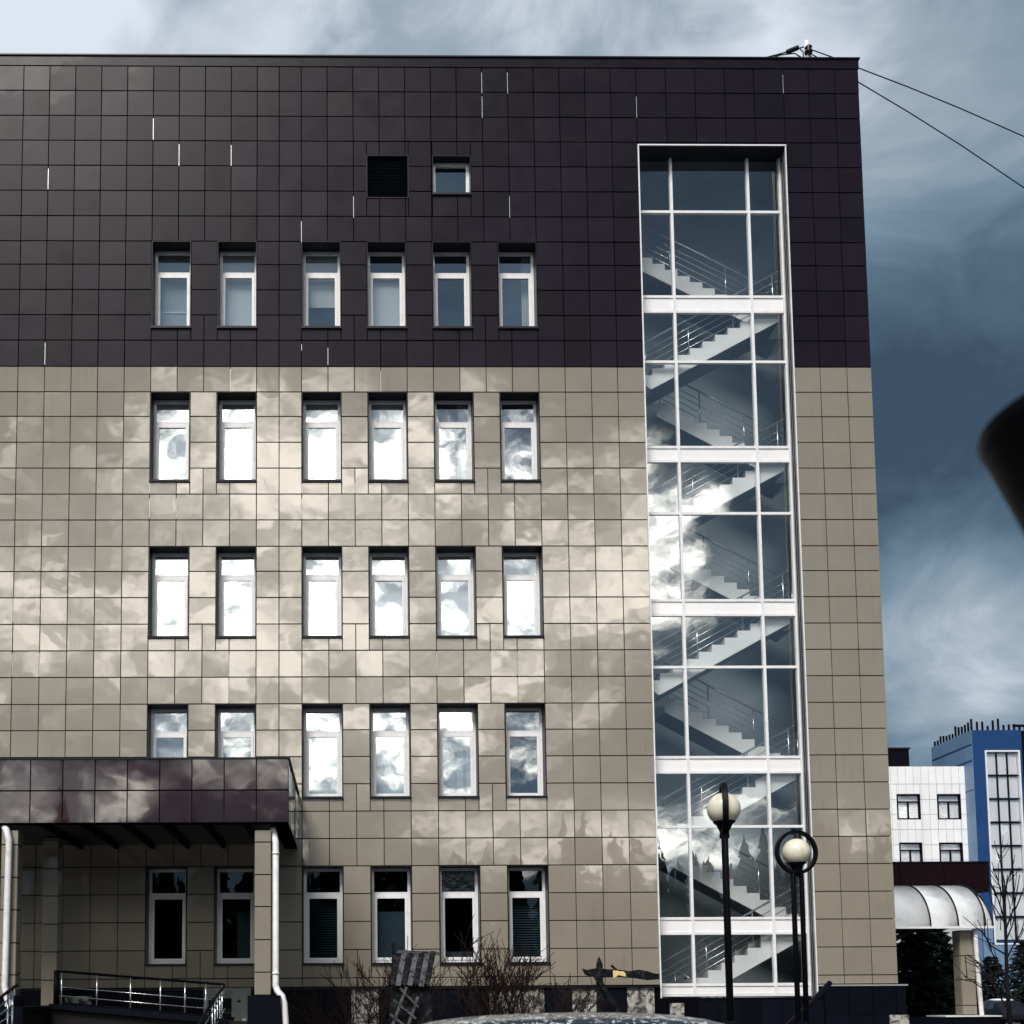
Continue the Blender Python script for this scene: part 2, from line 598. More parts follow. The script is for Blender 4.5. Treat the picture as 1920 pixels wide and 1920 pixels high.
# openings -----------------------------------------------------------
WX = []
a0i = XS.index(A0)
for xl in (XS[a0i - 4], -P, XS[a0i + 2] + 5 * P):
    WX.append((xl, xl + 1.5 * P))
    WX.append((xl + 2.5 * P, xl + 4 * P))
WROWS = [8, 14, 20, 26, 32]
OPEN = []
for r in WROWS:
    for (a, b) in WX:
        OPEN.append((a, b, (Zr[r + 3] + Zr[r + 4]) / 2, Zr[r], r))
vx0, vz1 = XZ(687, 292, 0)
vx1, vz0 = XZ(766, 372, 0)
sx0, sz1 = XZ(810, 293, 0)
sx1, sz0 = XZ(883, 365, 0)
SMALL = [(vx0, vx1, vz0, vz1), (sx0, sx1, sz0, sz1)]
cw_top = XZ(1330, 274, 0)[1]
cw_bot = XZ(1330, 1871, 0)[1]
CW = (XCW0 + 0.015, XCW1 - 0.01, cw_bot, cw_top)
allopen = [o[:4] for o in OPEN] + SMALL + [CW]


def cells(xs, zs, holes, inset=0.0):
    out_ = []
    for i in range(len(xs) - 1):
        for j in range(len(zs) - 1):
            cx, cz = (xs[i] + xs[i + 1]) / 2, (zs[j] + zs[j + 1]) / 2
            if any(h[0] < cx < h[1] and h[2] < cz < h[3] for h in holes):
                continue
            out_.append((xs[i], xs[i + 1], zs[j], zs[j + 1]))
    return out_


# dark backing wall behind the tiles, with real openings
xs_ = sorted({XLEFT, XR3 - 0.03} | {h[0] for h in allopen} | {h[1] for h in allopen})
zs_ = sorted({0.0, ZTOP - 0.05} | {h[2] for h in allopen} | {h[3] for h in allopen})
mb = MB()
for (a, b, c, d) in cells(xs_, zs_, allopen):
    mb.box(a, b, 0.035, 0.42, c, d)
mb.build('wall', 'void', bld)
# other outer walls, floors and rooms
mb = MB()
mb.box(XLEFT, XR3 - 0.03, 13.6, 14.0, 0, ZTOP - 0.05)
mb.box(XLEFT, XLEFT + 0.3, 0.42, 13.6, 0, ZTOP - 0.05)
mb.build('rear_wall', 'room_wall', bld)
bx('roof_slab', 'room_dark', bld, XLEFT + 0.3, XR3 - 0.36, 0.42, 13.6, ZTOP - 0.9, ZTOP - 0.55)
bx('partition', 'room_dark', bld, XLEFT + 0.3, XCW0 - 0.6, 5.6, 5.8, 0, ZTOP - 0.95)
FLOORZ = [ (Zr[r] + 0.75) for r in WROWS]
mb = MB()
for z in FLOORZ:
    mb.box(XLEFT + 0.3, XCW0 - 0.62, 0.44, 5.6, z - 0.15, z + 0.1)
mb.build('floor_slab', 'room_wall', bld)
# right flank: beige/brown tiles on the side as one joined sheet
mb = MB()
mb.box(XR3 - 0.36, XR3 - 0.02, 0.42, 14.0, 0, ZTOP - 0.05)
mb.build('side_wall', 'void', bld)
mbA, mbB = MB(), MB()
for j in range(1, NROW):
    for k in range(22):
        y0 = 0.04 + k * P
        (mbA if j < 13 else mbB).box(XR3 - 0.02, XR3 + 0.0, y0 + 0.006, y0 + P - 0.006, Zr[j + 1] + 0.006, Zr[j] - 0.006)
stuff(mbA.build('side_tiles', 'brown_tile', bld))
stuff(mbB.build('side_tiles', 'beige_tile', bld))
# parapet coping
mb = MB()
zc = Zr[1] + 0.006
mb.box(XLEFT, XR3 + 0.01, -0.022, 0.45, zc, ZTOP - 0.03)
mb.build('parapet', 'brown_tile', bld)
mb = MB()
mb.box(XLEFT, XR3 + 0.04, -0.05, 0.50, ZTOP - 0.03, ZTOP)
mb.build('coping', 'dark_metal', bld)

# tiles ---------------------------------------------------------------
GAP = 0.0075
tiles_brown, tiles_beige, far_brown, far_beige = [], [], [], []


def subtract(rects, h):
    res = []
    for (a, b, c, d) in rects:
        if h[0] >= b - 1e-4 or h[1] <= a + 1e-4 or h[2] >= d - 1e-4 or h[3] <= c + 1e-4:
            res.append((a, b, c, d))
            continue
        if h[0] > a + 1e-4:
            res.append((a, h[0], c, d))
        if h[1] < b - 1e-4:
            res.append((h[1], b, c, d))
        m0, m1 = max(a, h[0]), min(b, h[1])
        if h[3] < d - 1e-4:
            res.append((m0, m1, h[3], d))
        if h[2] > c + 1e-4:
            res.append((m0, m1, c, h[2]))
    return res


allx = sorted(set(XS))
for j in range(1, NROW):
    z1, z0 = Zr[j], Zr[j + 1]
    full = any(r <= j < r + 3 for r in WROWS)
    xs = list(allx)
    if full:   # piers between windows are single tiles
        for k in range(6):
            a, b = WX[k]
            xs = [x for x in xs if not (a - 0.01 < x < b + 0.01)]
            xs += [a, b]
        for k in (0, 2, 4):
            a, b = WX[k][1], WX[k + 1][0]
            xs = [x for x in xs if not (a + 0.01 < x < b - 0.01)]
        xs.sort()
    rects = []
    for i in range(len(xs) - 1):
        rects.append((xs[i], xs[i + 1], z0, z1))
    for i in range(3):
        rects.append((RIGHT[i], RIGHT[i + 1], z0, z1))
    for h in allopen:
        if h is not CW:
            rects = subtract(rects, h)
    for rc in rects:
        if rc[1] - rc[0] < 0.06 or rc[3] - rc[2] < 0.06:
            continue
        (tiles_brown if j < 13 else tiles_beige).append(rc)
    n = int((XS[0] - XLEFT) / P)
    for k in range(n):
        (far_brown if j < 13 else far_beige).append((XS[0] - (k + 1) * P, XS[0] - k * P, z0, z1))
# the row over the stairwell
for j in range(1, 5):
    z1, z0 = Zr[j], Zr[j + 1]
    z0 = max(z0, cw_top)
    if z1 - z0 < 0.05:
        continue
    n = 5
    for k in range(n):
        w = (XCW1 - XCW0) / n
        tiles_brown.append((XCW0 + k * w, XCW0 + (k + 1) * w, z0, z1))

cache = {}


def tile_mesh(w, h, mat):
    key = (round(w, 3), round(h, 3), mat)
    if key not in cache:
        hw, hh = w / 2 - GAP, h / 2 - GAP * 1.35
        m = MB()
        c = 0.004
        # shallow chamfered slab
        i = 0
        front = [(-hw + c, -0.011, -hh + c), (hw - c, -0.011, -hh + c), (hw - c, -0.011, hh - c), (-hw + c, -0.011, hh - c)]
        mid = [(-hw, -0.007, -hh), (hw, -0.007, -hh), (hw, -0.007, hh), (-hw, -0.007, hh)]
        back = [(x, 0.011, z) for x, y, z in mid]
        m.v = front + mid + back
        m.face((0, 1, 2, 3))
        for k in range(4):
            k2 = (k + 1) % 4
            m.face((4 + k, 4 + k2, k2, k))
            m.face((8 + k, 8 + k2, 4 + k2, 4 + k))
        m.face((11, 10, 9, 8))
        cache[key] = m.mesh('tile', mat)
    return cache[key]


def place_tile(name, rc, mat, parent, y=0.0, tilt=0.30, axis='x'):
    a, b, c, d = rc
    me = tile_mesh(b - a, d - c, mat)
    rx, rz = math.radians(RND.gauss(0, tilt)), math.radians(RND.gauss(0, tilt))
    return link(name, me, parent, ((a + b) / 2, y + RND.uniform(-0.0015, 0.0015), (c + d) / 2), (rx, 0, rz))


def joined_tiles(rects, name, mat, parent, y=0.0, tilt=0.30):
    m = MB()
    for (a, b, c, d) in rects:
        me = tile_mesh(b - a, d - c, mat)
        R = Matrix.Rotation(math.radians(RND.gauss(0, tilt)), 4, 'X') @ Matrix.Rotation(math.radians(RND.gauss(0, tilt)), 4, 'Z')
        base = len(m.v)
        for v in me.vertices:
            p = R @ v.co
            m.v.append((p.x + (a + b) / 2, p.y + y, p.z + (c + d) / 2))
        for f in me.polygons:
            m.face(tuple(base + k for k in f.vertices))
    return stuff(m.build(name, mat, parent))


tiles_beige.sort(key=lambda r: (r[2] + r[3]) * 0.5 - 1000 * (0 if (r[1] - r[0]) * (r[3] - r[2]) < 0.2 else 1))
tiles_brown.sort(key=lambda r: -(r[1] - r[0]) * (r[3] - r[2]))
for rc in tiles_brown[:300]:
    place_tile('brown_tile', rc, 'brown_tile', bld)
for rc in tiles_beige[:300]:
    place_tile('beige_tile', rc, 'beige_tile', bld)
joined_tiles(tiles_brown[300:] + far_brown, 'further_brown_tiles', 'brown_tile', bld)
joined_tiles(tiles_beige[300:] + far_beige, 'further_beige_tiles', 'beige_tile', bld)

# bright mounting rails showing through some joints
strips = [(287, 222, 262), (335, 270, 311), (434, 272, 311), (89, 316, 355), (905, 136, 175), (954, 136, 175), (905, 181, 221), (1195, 181, 221),
          (1343, 181, 221), (1468, 140, 175), (663, 368, 408), (956, 368, 408), (566, 415, 454), (84, 642, 684), (566, 645, 657), (616, 652, 684), (433, 692, 735),
          (568, 905, 925), (568, 935, 972), (283, 905, 925), (283, 935, 972), (333, 935, 972), (663, 905, 924), (714, 695, 734), (430, 1224, 1268),
          (430, 1274, 1318), (818, 1222, 1266), (919, 1222, 1266), (969, 1222, 1266), (969, 1272, 1316), (25, 1122, 1166), (22, 1225, 1268), (73, 1225, 1268)]
sm_cache = None
for (px, p0, p1) in strips:
    x, zt = XZ(px, p0, 0)
    x2, zb = XZ(px, p1, 0)
    cand = XS + RIGHT
    xg = min(cand, key=lambda q: abs(q - (x + x2) / 2))
    if abs(xg - (x + x2) / 2) > 0.12:
        xg = (x + x2) / 2
    bx('joint_rail', 'aluminium', bld, xg - 0.0045, xg + 0.0045, -0.002, 0.03, zb, zt)

# ------------------------------------------------------------------ windows
REV = 0.33


def sleeve(x0, x1, z0, z1, ya, yb, t):
    m = MB()
    m.box(x0, x0 + t, ya, yb, z0, z1)
    m.box(x1 - t, x1, ya, yb, z0, z1)
    m.box(x0 + t, x1 - t, ya, yb, z1 - t, z1)
    m.box(x0 + t, x1 - t, ya, yb, z0, z0 + t)
    return m


def make_window(parent, x0, x1, z0, z1, conf, gm='window_glass'):
    t = 0.014
    w = sleeve(x0 + 0.004, x1 - 0.004, z0 + 0.004, z1 - 0.004, -0.025, REV + 0.09, t).build('window', 'dark_metal', parent)
    bx('sill', 'dark_metal', w, x0 - 0.01, x1 + 0.01, -0.055, -0.026, z0 - 0.03, z0 + 0.02)
    fx0, fx1, fz0, fz1 = x0 + 0.02, x1 - 0.02, z0 + 0.022, z1 - 0.02
    fr = 0.062
    zt = fz1 - (fz1 - fz0) * 0.27
    m = sleeve(fx0, fx1, fz0, fz1, REV, REV + 0.07, fr)
    m.box(fx0 + fr, fx1 - fr, REV, REV + 0.07, zt - 0.04, zt + 0.04)
    m.build('frame', 'white_paint', w)
    sleeve(fx0 + fr, fx1 - fr, fz0 + fr, zt - 0.04, REV - 0.016, REV + 0.05, 0.062).build('sash', 'white_paint', w)
    ang = RND.gauss(0, 0.25), RND.gauss(0, 0.3)

    def pane(a, b, c, d, y):
        mm = MB()
        hw, hh = (b - a) / 2, (d - c) / 2
        mm.quad((-hw, 0, -hh), (hw, 0, -hh), (hw, 0, hh), (-hw, 0, hh))
        link('pane', mm.mesh('pane', gm), w, ((a + b) / 2, y, (c + d) / 2), (math.radians(ang[0] + RND.gauss(0, .2)), 0, math.radians(ang[1] + RND.gauss(0, .2))))
    pane(fx0 + fr, fx1 - fr, zt + 0.04, fz1 - fr, REV + 0.03)
    pane(fx0 + fr + 0.06, fx1 - fr - 0.06, fz0 + fr + 0.06, zt - 0.1, REV + 0.012)
    yb = REV + 0.16
    H = fz1 - fz0
    for c in conf.split():
        k, _, v = c.partition(':')
        v = float(v) if v else 1.0
        if k in ('blind', 'greyblind'):      # roller blinds and added brightening sheets, down over part v of the height
            bx('blind', 'blind' if k == 'blind' else 'blind_grey', w, fx0 + 0.02, fx1 - 0.02, yb, yb + 0.006, fz1 - H * v, fz1)
        elif k == 'lowblind':                # roller blinds on the sash only
            bx('blind', 'blind', w, fx0 + 0.08, fx1 - 0.08, yb - 0.05, yb - 0.044, zt - (zt - fz0) * v, zt)
        elif k == 'slats':
            n = 26
            mm = MB()
            zz0 = fz0 + 0.1
            for q in range(n):
                z = zz0 + (zt - zz0) * (q + .5) / n
                mm.bar((fx0 + 0.09, yb, z), (fx1 - 0.09, yb, z), 0.036, 0.003, up=(0, -0.7, 0.7))
            mm.build('slatted_blind', 'blind_teal', w)
        elif k == 'curtain':
            mm = MB()
            n = 28
            xa, xb = (fx1 - (fx1 - fx0) * v, fx1 - 0.03) if v > 0 else (fx0 + 0.03, fx0 - (fx1 - fx0) * v)
            for q in range(n):
                u0, u1 = q / n, (q + 1) / n
                ya = yb + 0.05 + 0.035 * math.sin(u0 * n * 0.9)
                yb2 = yb + 0.05 + 0.035 * math.sin(u1 * n * 0.9)
                mm.quad((xa + (xb - xa) * u0, ya, fz0 + .05), (xa + (xb - xa) * u1, yb2, fz0 + .05), (xa + (xb - xa) * u1, yb2, fz1), (xa + (xb - xa) * u0, ya, fz1))
            mm.build('curtain', 'curtain', w)
        elif k == 'board':
            bx('board', 'blind_teal', w, fx0 + (fx1 - fx0) * 0.5, fx1 - 0.09, yb, yb + 0.02, fz0 + .06, zt - (zt - fz0) * (1 - v))
        elif k == 'halfpanel':
            bx('board', 'blind_teal', w, fx0 + 0.08, fx1 - 0.09, yb, yb + 0.02, fz0 + .06, zt - (zt - fz0) * (1 - v))
        elif k == 'sheet':
            bx('plastic_sheet', 'plastic_sheet', w, fx0 + 0.07, fx1 - 0.07, yb - .08, yb - .07, zt + .05, fz1 - .07)
        elif k == 'pots':
            mm = MB()
            mm.lathe([(0.05, 0), (0.075, 0.12), (0.06, 0.12)], (fx0 + 0.18, yb + .05, fz0 + 0.08), 10)
            mm.box(fx1 - 0.32, fx1 - 0.14, yb, yb + .1, fz0 + 0.08, fz0 + 0.2)
            mm.build('sill_clutter', 'white_lamp', w)
        elif k == 'rail':
            mm = MB()
            for zz in (0.2, 0.42):
                mm.box(fx0 + 0.1, fx1 - 0.1, yb - 0.02, yb - 0.005, fz0 + zz * (zt - fz0) / 1.0, fz0 + zz * (zt - fz0) + 0.03)
            mm.build('blind_bar', 'white_paint', w)
        elif k == 'lace':
            bx('lace_panel', 'grey_wood', w, fx0 + 0.12, fx1 - 0.12, yb - .09, yb - .085, fz0 + .12, fz0 + .25)
    return w


CONF = {  # middle-row blinds mostly added to brighten panes that mirror bright cloud
    8: ['greyblind rail', 'blind', 'blind:0.62 pots', 'lowblind rail', '', 'curtain:0.3'],
    14: ['blind', 'blind:0.98', 'blind', 'blind', 'curtain:0.35', ''],
    20: ['blind', 'blind', 'blind rail', 'blind', 'blind', 'blind'],
    26: ['blind:0.8', 'blind:0.7', 'blind', 'blind', 'curtain:0.98', ''],
    32: ['', 'board:0.75', 'slats', 'halfpanel:0.75', 'sheet lace', 'slats'],
}
for (a, b, c, d, r) in OPEN:
    k = WX.index((a, b))
    make_window(bld, a, b, c, d, CONF[r][k], 'ground_glass' if r == 32 else 'window_glass')

# small top-floor window and the ventilation grille
a, b, c, d = SMALL[1]
w = sleeve(a, b, c, d, -0.025, 0.42, 0.014).build('window', 'dark_metal', bld)
bx('sill', 'dark_metal', w, a - .01, b + .01, -0.055, -0.026, c - .03, c + .02)
sleeve(a + .015, b - .015, c + .016, d - .016, 0.20, 0.27, 0.075).build('frame', 'white_paint', w)
mm = MB()
mm.quad((a + .08, .24, c + .08), (b - .08, .24, c + .08), (b - .08, .24, d - .08), (a + .08, .24, d - .08))
mm.build('pane', 'window_glass', w)
a, b, c, d = SMALL[0]
w = sleeve(a, b, c, d, -0.022, 0.42, 0.016).build('ventilation_grille', 'dark_metal', bld)
sleeve(a - .012, b + .012, c - .012, d + .012, -0.024, -0.012, 0.014).build('trim', 'brown_tile', w)
n = 22
me = MB().bar((a + .02, 0, 0), (b - .02, 0, 0), 0.05, 0.004, up=(0, -0.6, 0.8)).mesh('slat', 'blind_teal')
for q in range(n):
    link('slat', me, w, (0, 0.1, c + .03 + (d - c - .06) * (q + .5) / n))
bx('backing', 'void', w, a + .017, b - .017, 0.3, 0.31, c + .017, d - .017)

# ------------------------------------------------------------------ glazed stairwell
GY = 0.36
sg = bx('stair_glazing', 'void', bld, CW[0] - 0.0, CW[1], 0.43, 0.432, ZTOP - 1.2, ZTOP - 1.19)
T = 0.012
m = MB()
m.box(CW[0] - 0.02, CW[0] + 0.010, -0.03, GY + 0.1, CW[2], CW[3])
m.box(CW[0] - 0.02, CW[1] + 0.02, -0.03, 0.02, CW[3] - 0.006, CW[3] + 0.026)
m.build('edge_trim', 'white_paint', sg)
m = MB()
m.box(CW[0] + 0.012, CW[1] - 0.012, -0.02, GY + 0.1, CW[3] - 0.03, CW[3] - 0.008)
m.build('head_lining', 'dark_metal', sg)
m = MB()
m.box(CW[1] - 0.012, CW[1] + 0.012, -0.03, 0.0, CW[2], CW[3])
m.build('edge_trim', 'white_paint', sg)
m = MB()
m.box(CW[1] - 0.002, CW[1] + 0.012, 0.002, GY + 0.1, CW[2], CW[3])
m.build('reveal_lining', 'grey_reveal', sg)
m = MB()
for yy in (0.10, 0.20):
    m.box(CW[1] - 0.016, CW[1] - 0.003, yy, yy + 0.025, CW[2], CW[3])
m.build('reveal_rib', 'dark_metal', sg)


def gz(py):
    return XZ(1345, py, GY)[1]


def gx(px, py):
    return XZ(px, py, GY)[0]


glx0 = CW[0] + 0.012
glx1 = (gx(1464, 398) + gx(1516, 1780)) / 2
mulX = [glx0 + 0.03, (gx(1260, 398) + gx(1299, 1780)) / 2, (gx(1405, 398) + gx(1450, 1780)) / 2, glx1]
span = [(553, 588), (835, 868), (1122, 1156), (1416, 1451), (1718, 1753)]
trans = [398, 679, 963, 1251, 1550]
zbot = gz(1868)
zbase = gz(1846)
mw = 0.062
for k, x in enumerate(mulX):
    m = MB().box(x - mw / 2, x + mw / 2, GY - 0.03, GY + 0.08, zbot, CW[3] - 0.04)
    m.build('mullion', 'white_paint', sg)
levels = [gz(300) + 0.35]
hz = []
for py in trans:
    hz.append((gz(py) - .03, gz(py) + .03))
for (p0, p1) in span:
    hz.append((gz(p0 + 4) - .03, gz(p0 + 4) + .03))
    hz.append((gz(p1 - 3) - .03, gz(p1 - 3) + .03))
hz.append((zbase - .035, zbase + .03))
hz.append((zbot, zbot + .05))
for (a, b) in hz:
    for k in range(3):
        bx('transom', 'white_paint', sg, mulX[k] + mw / 2, mulX[k + 1] - mw / 2, GY - 0.018, GY + 0.06, a, b)
edges = sorted([z for h in hz for z in ((h[0] + h[1]) / 2,)] + [CW[3] - 0.03])
spz = [(gz(p1 - 3), gz(p0 + 4)) for p0, p1 in span] + [(zbot, zbase)]
for i in range(len(edges) - 1):
    c, d = edges[i], edges[i + 1]
    mid = (c + d) / 2
    solid = any(s0 - .02 < mid < s1 + .02 for s0, s1 in spz)
    for k in range(3):
        a, b = mulX[k] + mw / 2, mulX[k + 1] - mw / 2
        if solid:
            bx('spandrel_panel', 'white_panel', sg, a, b, GY + 0.004, GY + 0.03, c + 0.03, d - 0.03)
        else:
            hw, hh = (b - a) / 2, (d - c) / 2
            mmm = MB()
            mmm.quad((-hw, 0, -hh), (hw, 0, -hh), (hw, 0, hh), (-hw, 0, hh))
            link('pane', mmm.mesh('pane', 'stair_glass'), sg, ((a + b) / 2, GY + 0.02, mid), (math.radians(RND.gauss(0, .25)), 0, math.radians(RND.gauss(0, .35))))

# stairwell interior
SX0, SX1 = XCW0 - 0.55, XCW1 + 1.2
bx('stairwell_wall', 'stair_wall', bld, SX0, SX1, 2.8, 2.95, 0, ZTOP - 0.95)
m = MB()
m.box(SX0 - .12, SX0, 0.43, 2.95, 0, ZTOP - 0.95)
m.box(SX1, SX1 + .12, 0.43, 2.95, 0, ZTOP - 0.95)
m.build('stairwell_wall', 'stair_wall', bld)
floors = [gz((p0 + p1) / 2) for p0, p1 in span]
floors.append(2 * floors[-1] - floors[-2])     # the level below
ceil_z = gz(288)
NST = 11
YF0, YF1, YB0, YB1 = 0.50, 1.35, 1.45, 2.35


def flight(x_lo, z_lo, x_hi, z_hi, y0, y1, rail_y, n=NST):
    """stepped flight; x_lo/z_lo foot, x_hi/z_hi head"""
    dx, dz = (x_hi - x_lo) / n, (z_hi - z_lo) / n
    top = [(x_lo, z_lo)]
    for k in range(n):
        top.append((x_lo + dx * k, z_lo + dz * (k + 1)))
        top.append((x_lo + dx * (k + 1), z_lo + dz * (k + 1)))
    thick = 0.33
    low = [(x_hi, z_hi - thick), (x_lo + dx * .9, z_lo - thick + dz * .9)]
    pts = top + low
    if dx < 0:
        pts = pts[::-1]
    f = MB().prism(pts, y0, y1).build('stair_flight', 'stair_white', bld)
    # darker soffit sheet and treads
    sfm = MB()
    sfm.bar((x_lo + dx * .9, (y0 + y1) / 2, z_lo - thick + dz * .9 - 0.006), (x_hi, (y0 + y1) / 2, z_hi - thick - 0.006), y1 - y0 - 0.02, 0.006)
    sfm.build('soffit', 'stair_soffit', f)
    tm = MB()
    for k in range(n):
        xa, xb = sorted((x_lo + dx * k, x_lo + dx * (k + 1)))
        tm.box(xa - 0.01, xb + 0.01, y0 + 0.03, y1 - 0.03, z_lo + dz * (k + 1) + 0.001, z_lo + dz * (k + 1) + 0.012)
    tm.build('tread', 'stair_tread', f)
    hh = 0.92
    rr = MB()
    e0 = Vector((x_lo - dx * .3, rail_y, z_lo + hh - dz * .3))
    e1 = Vector((x_hi + dx * .2, rail_y, z_hi + hh + dz * .2))
    rr.tube([e0, e1], 0.024, 8)
    rr.build('handrail', 'steel', f)
    rr = MB()
    for q in (0.24, 0.42, 0.60, 0.77):
        o = Vector((0, 0, -hh * (1 - q)))
        rr.tube([e0 + o, e1 + o], 0.009, 6)
    rr.build('guard_bar', 'steel', f)
    for q in (0.05, 0.36, 0.68, 0.97):
        x = x_lo + (x_hi - x_lo) * q
        z = z_lo + (z_hi - z_lo) * q
        MB().tube([(x, rail_y, z - 0.05), (x, rail_y, z + hh)], 0.017, 8).build('rail_post', 'steel', f)
    return f


for i in range(len(floors)):
    zf = floors[i]
    # floor landing on the right
    xr = gx(1455 + i * 10, 600 + i * 280) + 0.12
    run = 3.35
    xl = xr - run
    m = MB().box(xr, SX1, YF0 - .02, YB0 - .02, zf - 0.2, zf).build('stair_landing', 'stair_white', bld)
    if i < len(floors) - 1:
        zl = floors[i + 1]
        zm = (zf + zl) / 2
        # half landing on the left
        if xl - SX0 > 0.1:
            MB().box(SX0, xl, YF0 - .02, 2.78, zm - 0.2, zm).build('stair_landing', 'stair_white', bld)
            MB().box(xl, xl + .65, YB0, 2.78, zm - 0.2, zm).build('stair_landing', 'stair_white', bld)
        flight(xl, zm, xr, zf, YF0, YF1, YF0 + 0.06)
        flight(xr + .65, zl, xl + .65, zm, YB0, YB1, YB0 + 0.06)
zf = floors[0]
zm = zf + 1.75
xr = gx(1455, 600) + 0.12
flight(xr + .65, zf, xr + .65 - 3.35 * 14 / 11, zf + 1.75 * 14 / 11, YB0, YB1, YB0 + 0.06, 14)
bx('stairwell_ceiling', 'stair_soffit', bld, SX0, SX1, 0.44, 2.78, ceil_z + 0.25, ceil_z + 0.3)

# ------------------------------------------------------------------ plinth
bx('plinth', 'void', bld, XLEFT, XCW0 - .01, -0.03, 0.034, 0.0, ZLEDGE - 0.05)
bx('plinth', 'void', bld, XCW0 - .01, XCW1 + .01, -0.03, 0.034, 0.0, cw_bot - .01)
bx('plinth', 'void', bld, XCW1 + .01, XR3 + .05, -0.03, 0.034, 0.0, ZLEDGE - 0.05)
m = MB()
bx('ledge', 'dark_metal', bld, XLEFT, XCW0 - 0.02, -0.10, -0.005, ZLEDGE - 0.045, ZLEDGE - 0.012)
m.box(XR0 + 0.01, XR3 + 0.16, -0.12, -0.005, ZLEDGE - 0.045, ZLEDGE - 0.012)
m.build('ledge', 'aluminium', bld)
pe = [XZ(1228, 1890, -0.05)[0] - k * P for k in range(34)]
bare = {1, 3, 5, 6, 11}
for k in range(33):
    x1, x0 = pe[k] - 0.004, pe[k + 1] + 0.004
    if k == 0 or k in (2, 4):
        pass
    isbare = k in (0, 2, 4, 5, 10)
    for (c, d) in ((0.03, 0.66), (0.67, 1.29), (1.30, ZLEDGE - 0.05)):
        rcs = 'bare_concrete' if (isbare and c > 0.6) else 'granite'
        y = -0.036 if rcs == 'bare_concrete' else -0.055
        bx('plinth_panel', rcs, bld, x0, x1, y, y + 0.02, c, d)
for k in range(4):
    x0 = XR0 + 0.12 + k * 0.53
    x1 = min(x0 + 0.52, XR3 + 0.12)
    for (c, d) in ((0.03, 0.66), (0.67, 1.29), (1.30, ZLEDGE - 0.05)):
        bx('plinth_panel', 'granite', bld, x0, x1 - .006, -0.095, -0.07, c, d)
bx('plinth', 'void', bld, XR0 + .1, XR3 + .13, -0.069, -0.031, 0, ZLEDGE - .05)
px0 = XZ(1310, 1890, -0.05)[0]
n = 6
for k in range(n):
    w_ = (XR0 + 0.1 - px0) / n
    bx('plinth_panel', 'granite', bld, px0 + k * w_ + .004, px0 + (k + 1) * w_ - .004, -0.055, -0.033, 0.03, XZ(1400, 1876, 0)[1])
x0, z1 = XZ(1256, 1881, -0.05)
x1, z0 = XZ(1283, 1906, -0.05)
bx('plinth_panel', 'bare_concrete', bld, x0, x1, -0.06, -0.034, z0, z1)
x0, z1 = XZ(1668, 1903, -0.12)
bx('plinth_panel', 'bare_concrete', bld, x0, XR3 + .14, -0.13, -0.10, 1.0, z1)
x0, z1 = XZ(122, 1868, -0.06)
x1, z0 = XZ(172, 1884, -0.06)
bx('plinth_panel', 'bare_concrete', bld, x0, x1, -0.075, -0.056, z0, z1)

# basement door beside the porch column
dx0, dz1 = XZ(386, 1857, -0.12)
dx1, _ = XZ(466, 1857, -0.12)
dr = bx('basement_door', 'door_paint', bld, dx0, dx1, -0.12, -0.07, 0.02, dz1)
sleeve(dx0 - .05, dx1 + .05, 0.02, dz1 + .05, -0.11, -0.06, 0.05).build('frame', 'door_paint', dr)
gx0, gz1 = XZ(391, 1872, -0.13)
gx1, gz0 = XZ(434, 1916, -0.13)
bx('pane', 'car_glass', dr, gx0, gx1, -0.128, -0.121, gz0, gz1)
ex, ez = XZ(448, 1876, -0.13)
m = MB()
m.prism([(ex - .05, ez - .04), (ex + .05, ez - .04), (ex + .035, ez), (ex + .006, ez + .015), (ex, ez + .07), (ex - .006, ez + .015), (ex - .035, ez)], -0.1235, -0.121)
m.build('emblem', 'dark_metal', dr)
hx, hz_ = XZ(457, 1912, -0.14)
bx('handle', 'white_lamp', dr, hx - .03, hx + .05, -0.16, -0.121, hz_ - .03, hz_ + .03)

# ------------------------------------------------------------------ entrance porch, left
PY = -3.85
porch = thing('entrance_porch', 'entrance porch at lower left with glossy maroon tiled fascia on beige columns', 'porch')
fx1, fz1 = XZ(541, 1422, PY)
_, fzm = XZ(541, 1481, PY)
_, fz0 = XZ(541, 1542, PY)
FXL = fx1 - 14 * P
bx('fascia_core', 'void', porch, FXL, fx1 - 0.02, PY + 0.035, PY + 0.3, fz0 + 0.01, fz1 - 0.02)
m = MB()
m.box(fx1 - 0.3, fx1 - 0.022, PY + 0.3, -0.06, fz0 + 0.01, fz1 - 0.02)
m.build('fascia_core', 'void', porch)
bx('roof', 'dark_metal', porch, FXL, fx1 - 0.3, PY + 0.3, -0.06, fz1 - 0.3, fz1 - 0.15)
bx('coping', 'dark_metal', porch, FXL, fx1 + 0.03, PY - 0.03, PY + 0.33, fz1 - 0.012, fz1 + 0.02)
bx('coping', 'dark_metal', porch, fx1 - 0.32, fx1 + 0.03, PY + 0.335, -0.05, fz1 - 0.012, fz1 + 0.02)
bx('soffit', 'dark_metal', porch, FXL, fx1 - 0.3, PY + 0.3, -0.06, fz0 + 0.12, fz0 + 0.15)
for k in range(6):
    xb = XZ(90 + k * 75, 1550, PY + 1)[0]
    bx('beam', 'old_wood', porch, xb - .04, xb + .04, PY + .32, -0.1, fz0 + 0.02, fz0 + 0.119)
for k in range(14):
    for (c, d) in ((fz0, fzm), (fzm, fz1)):
        place_tile('fascia_tile', (fx1 - (k + 1) * P, fx1 - k * P, c, d), 'maroon_tile', porch, PY + 0.01, 0.14)
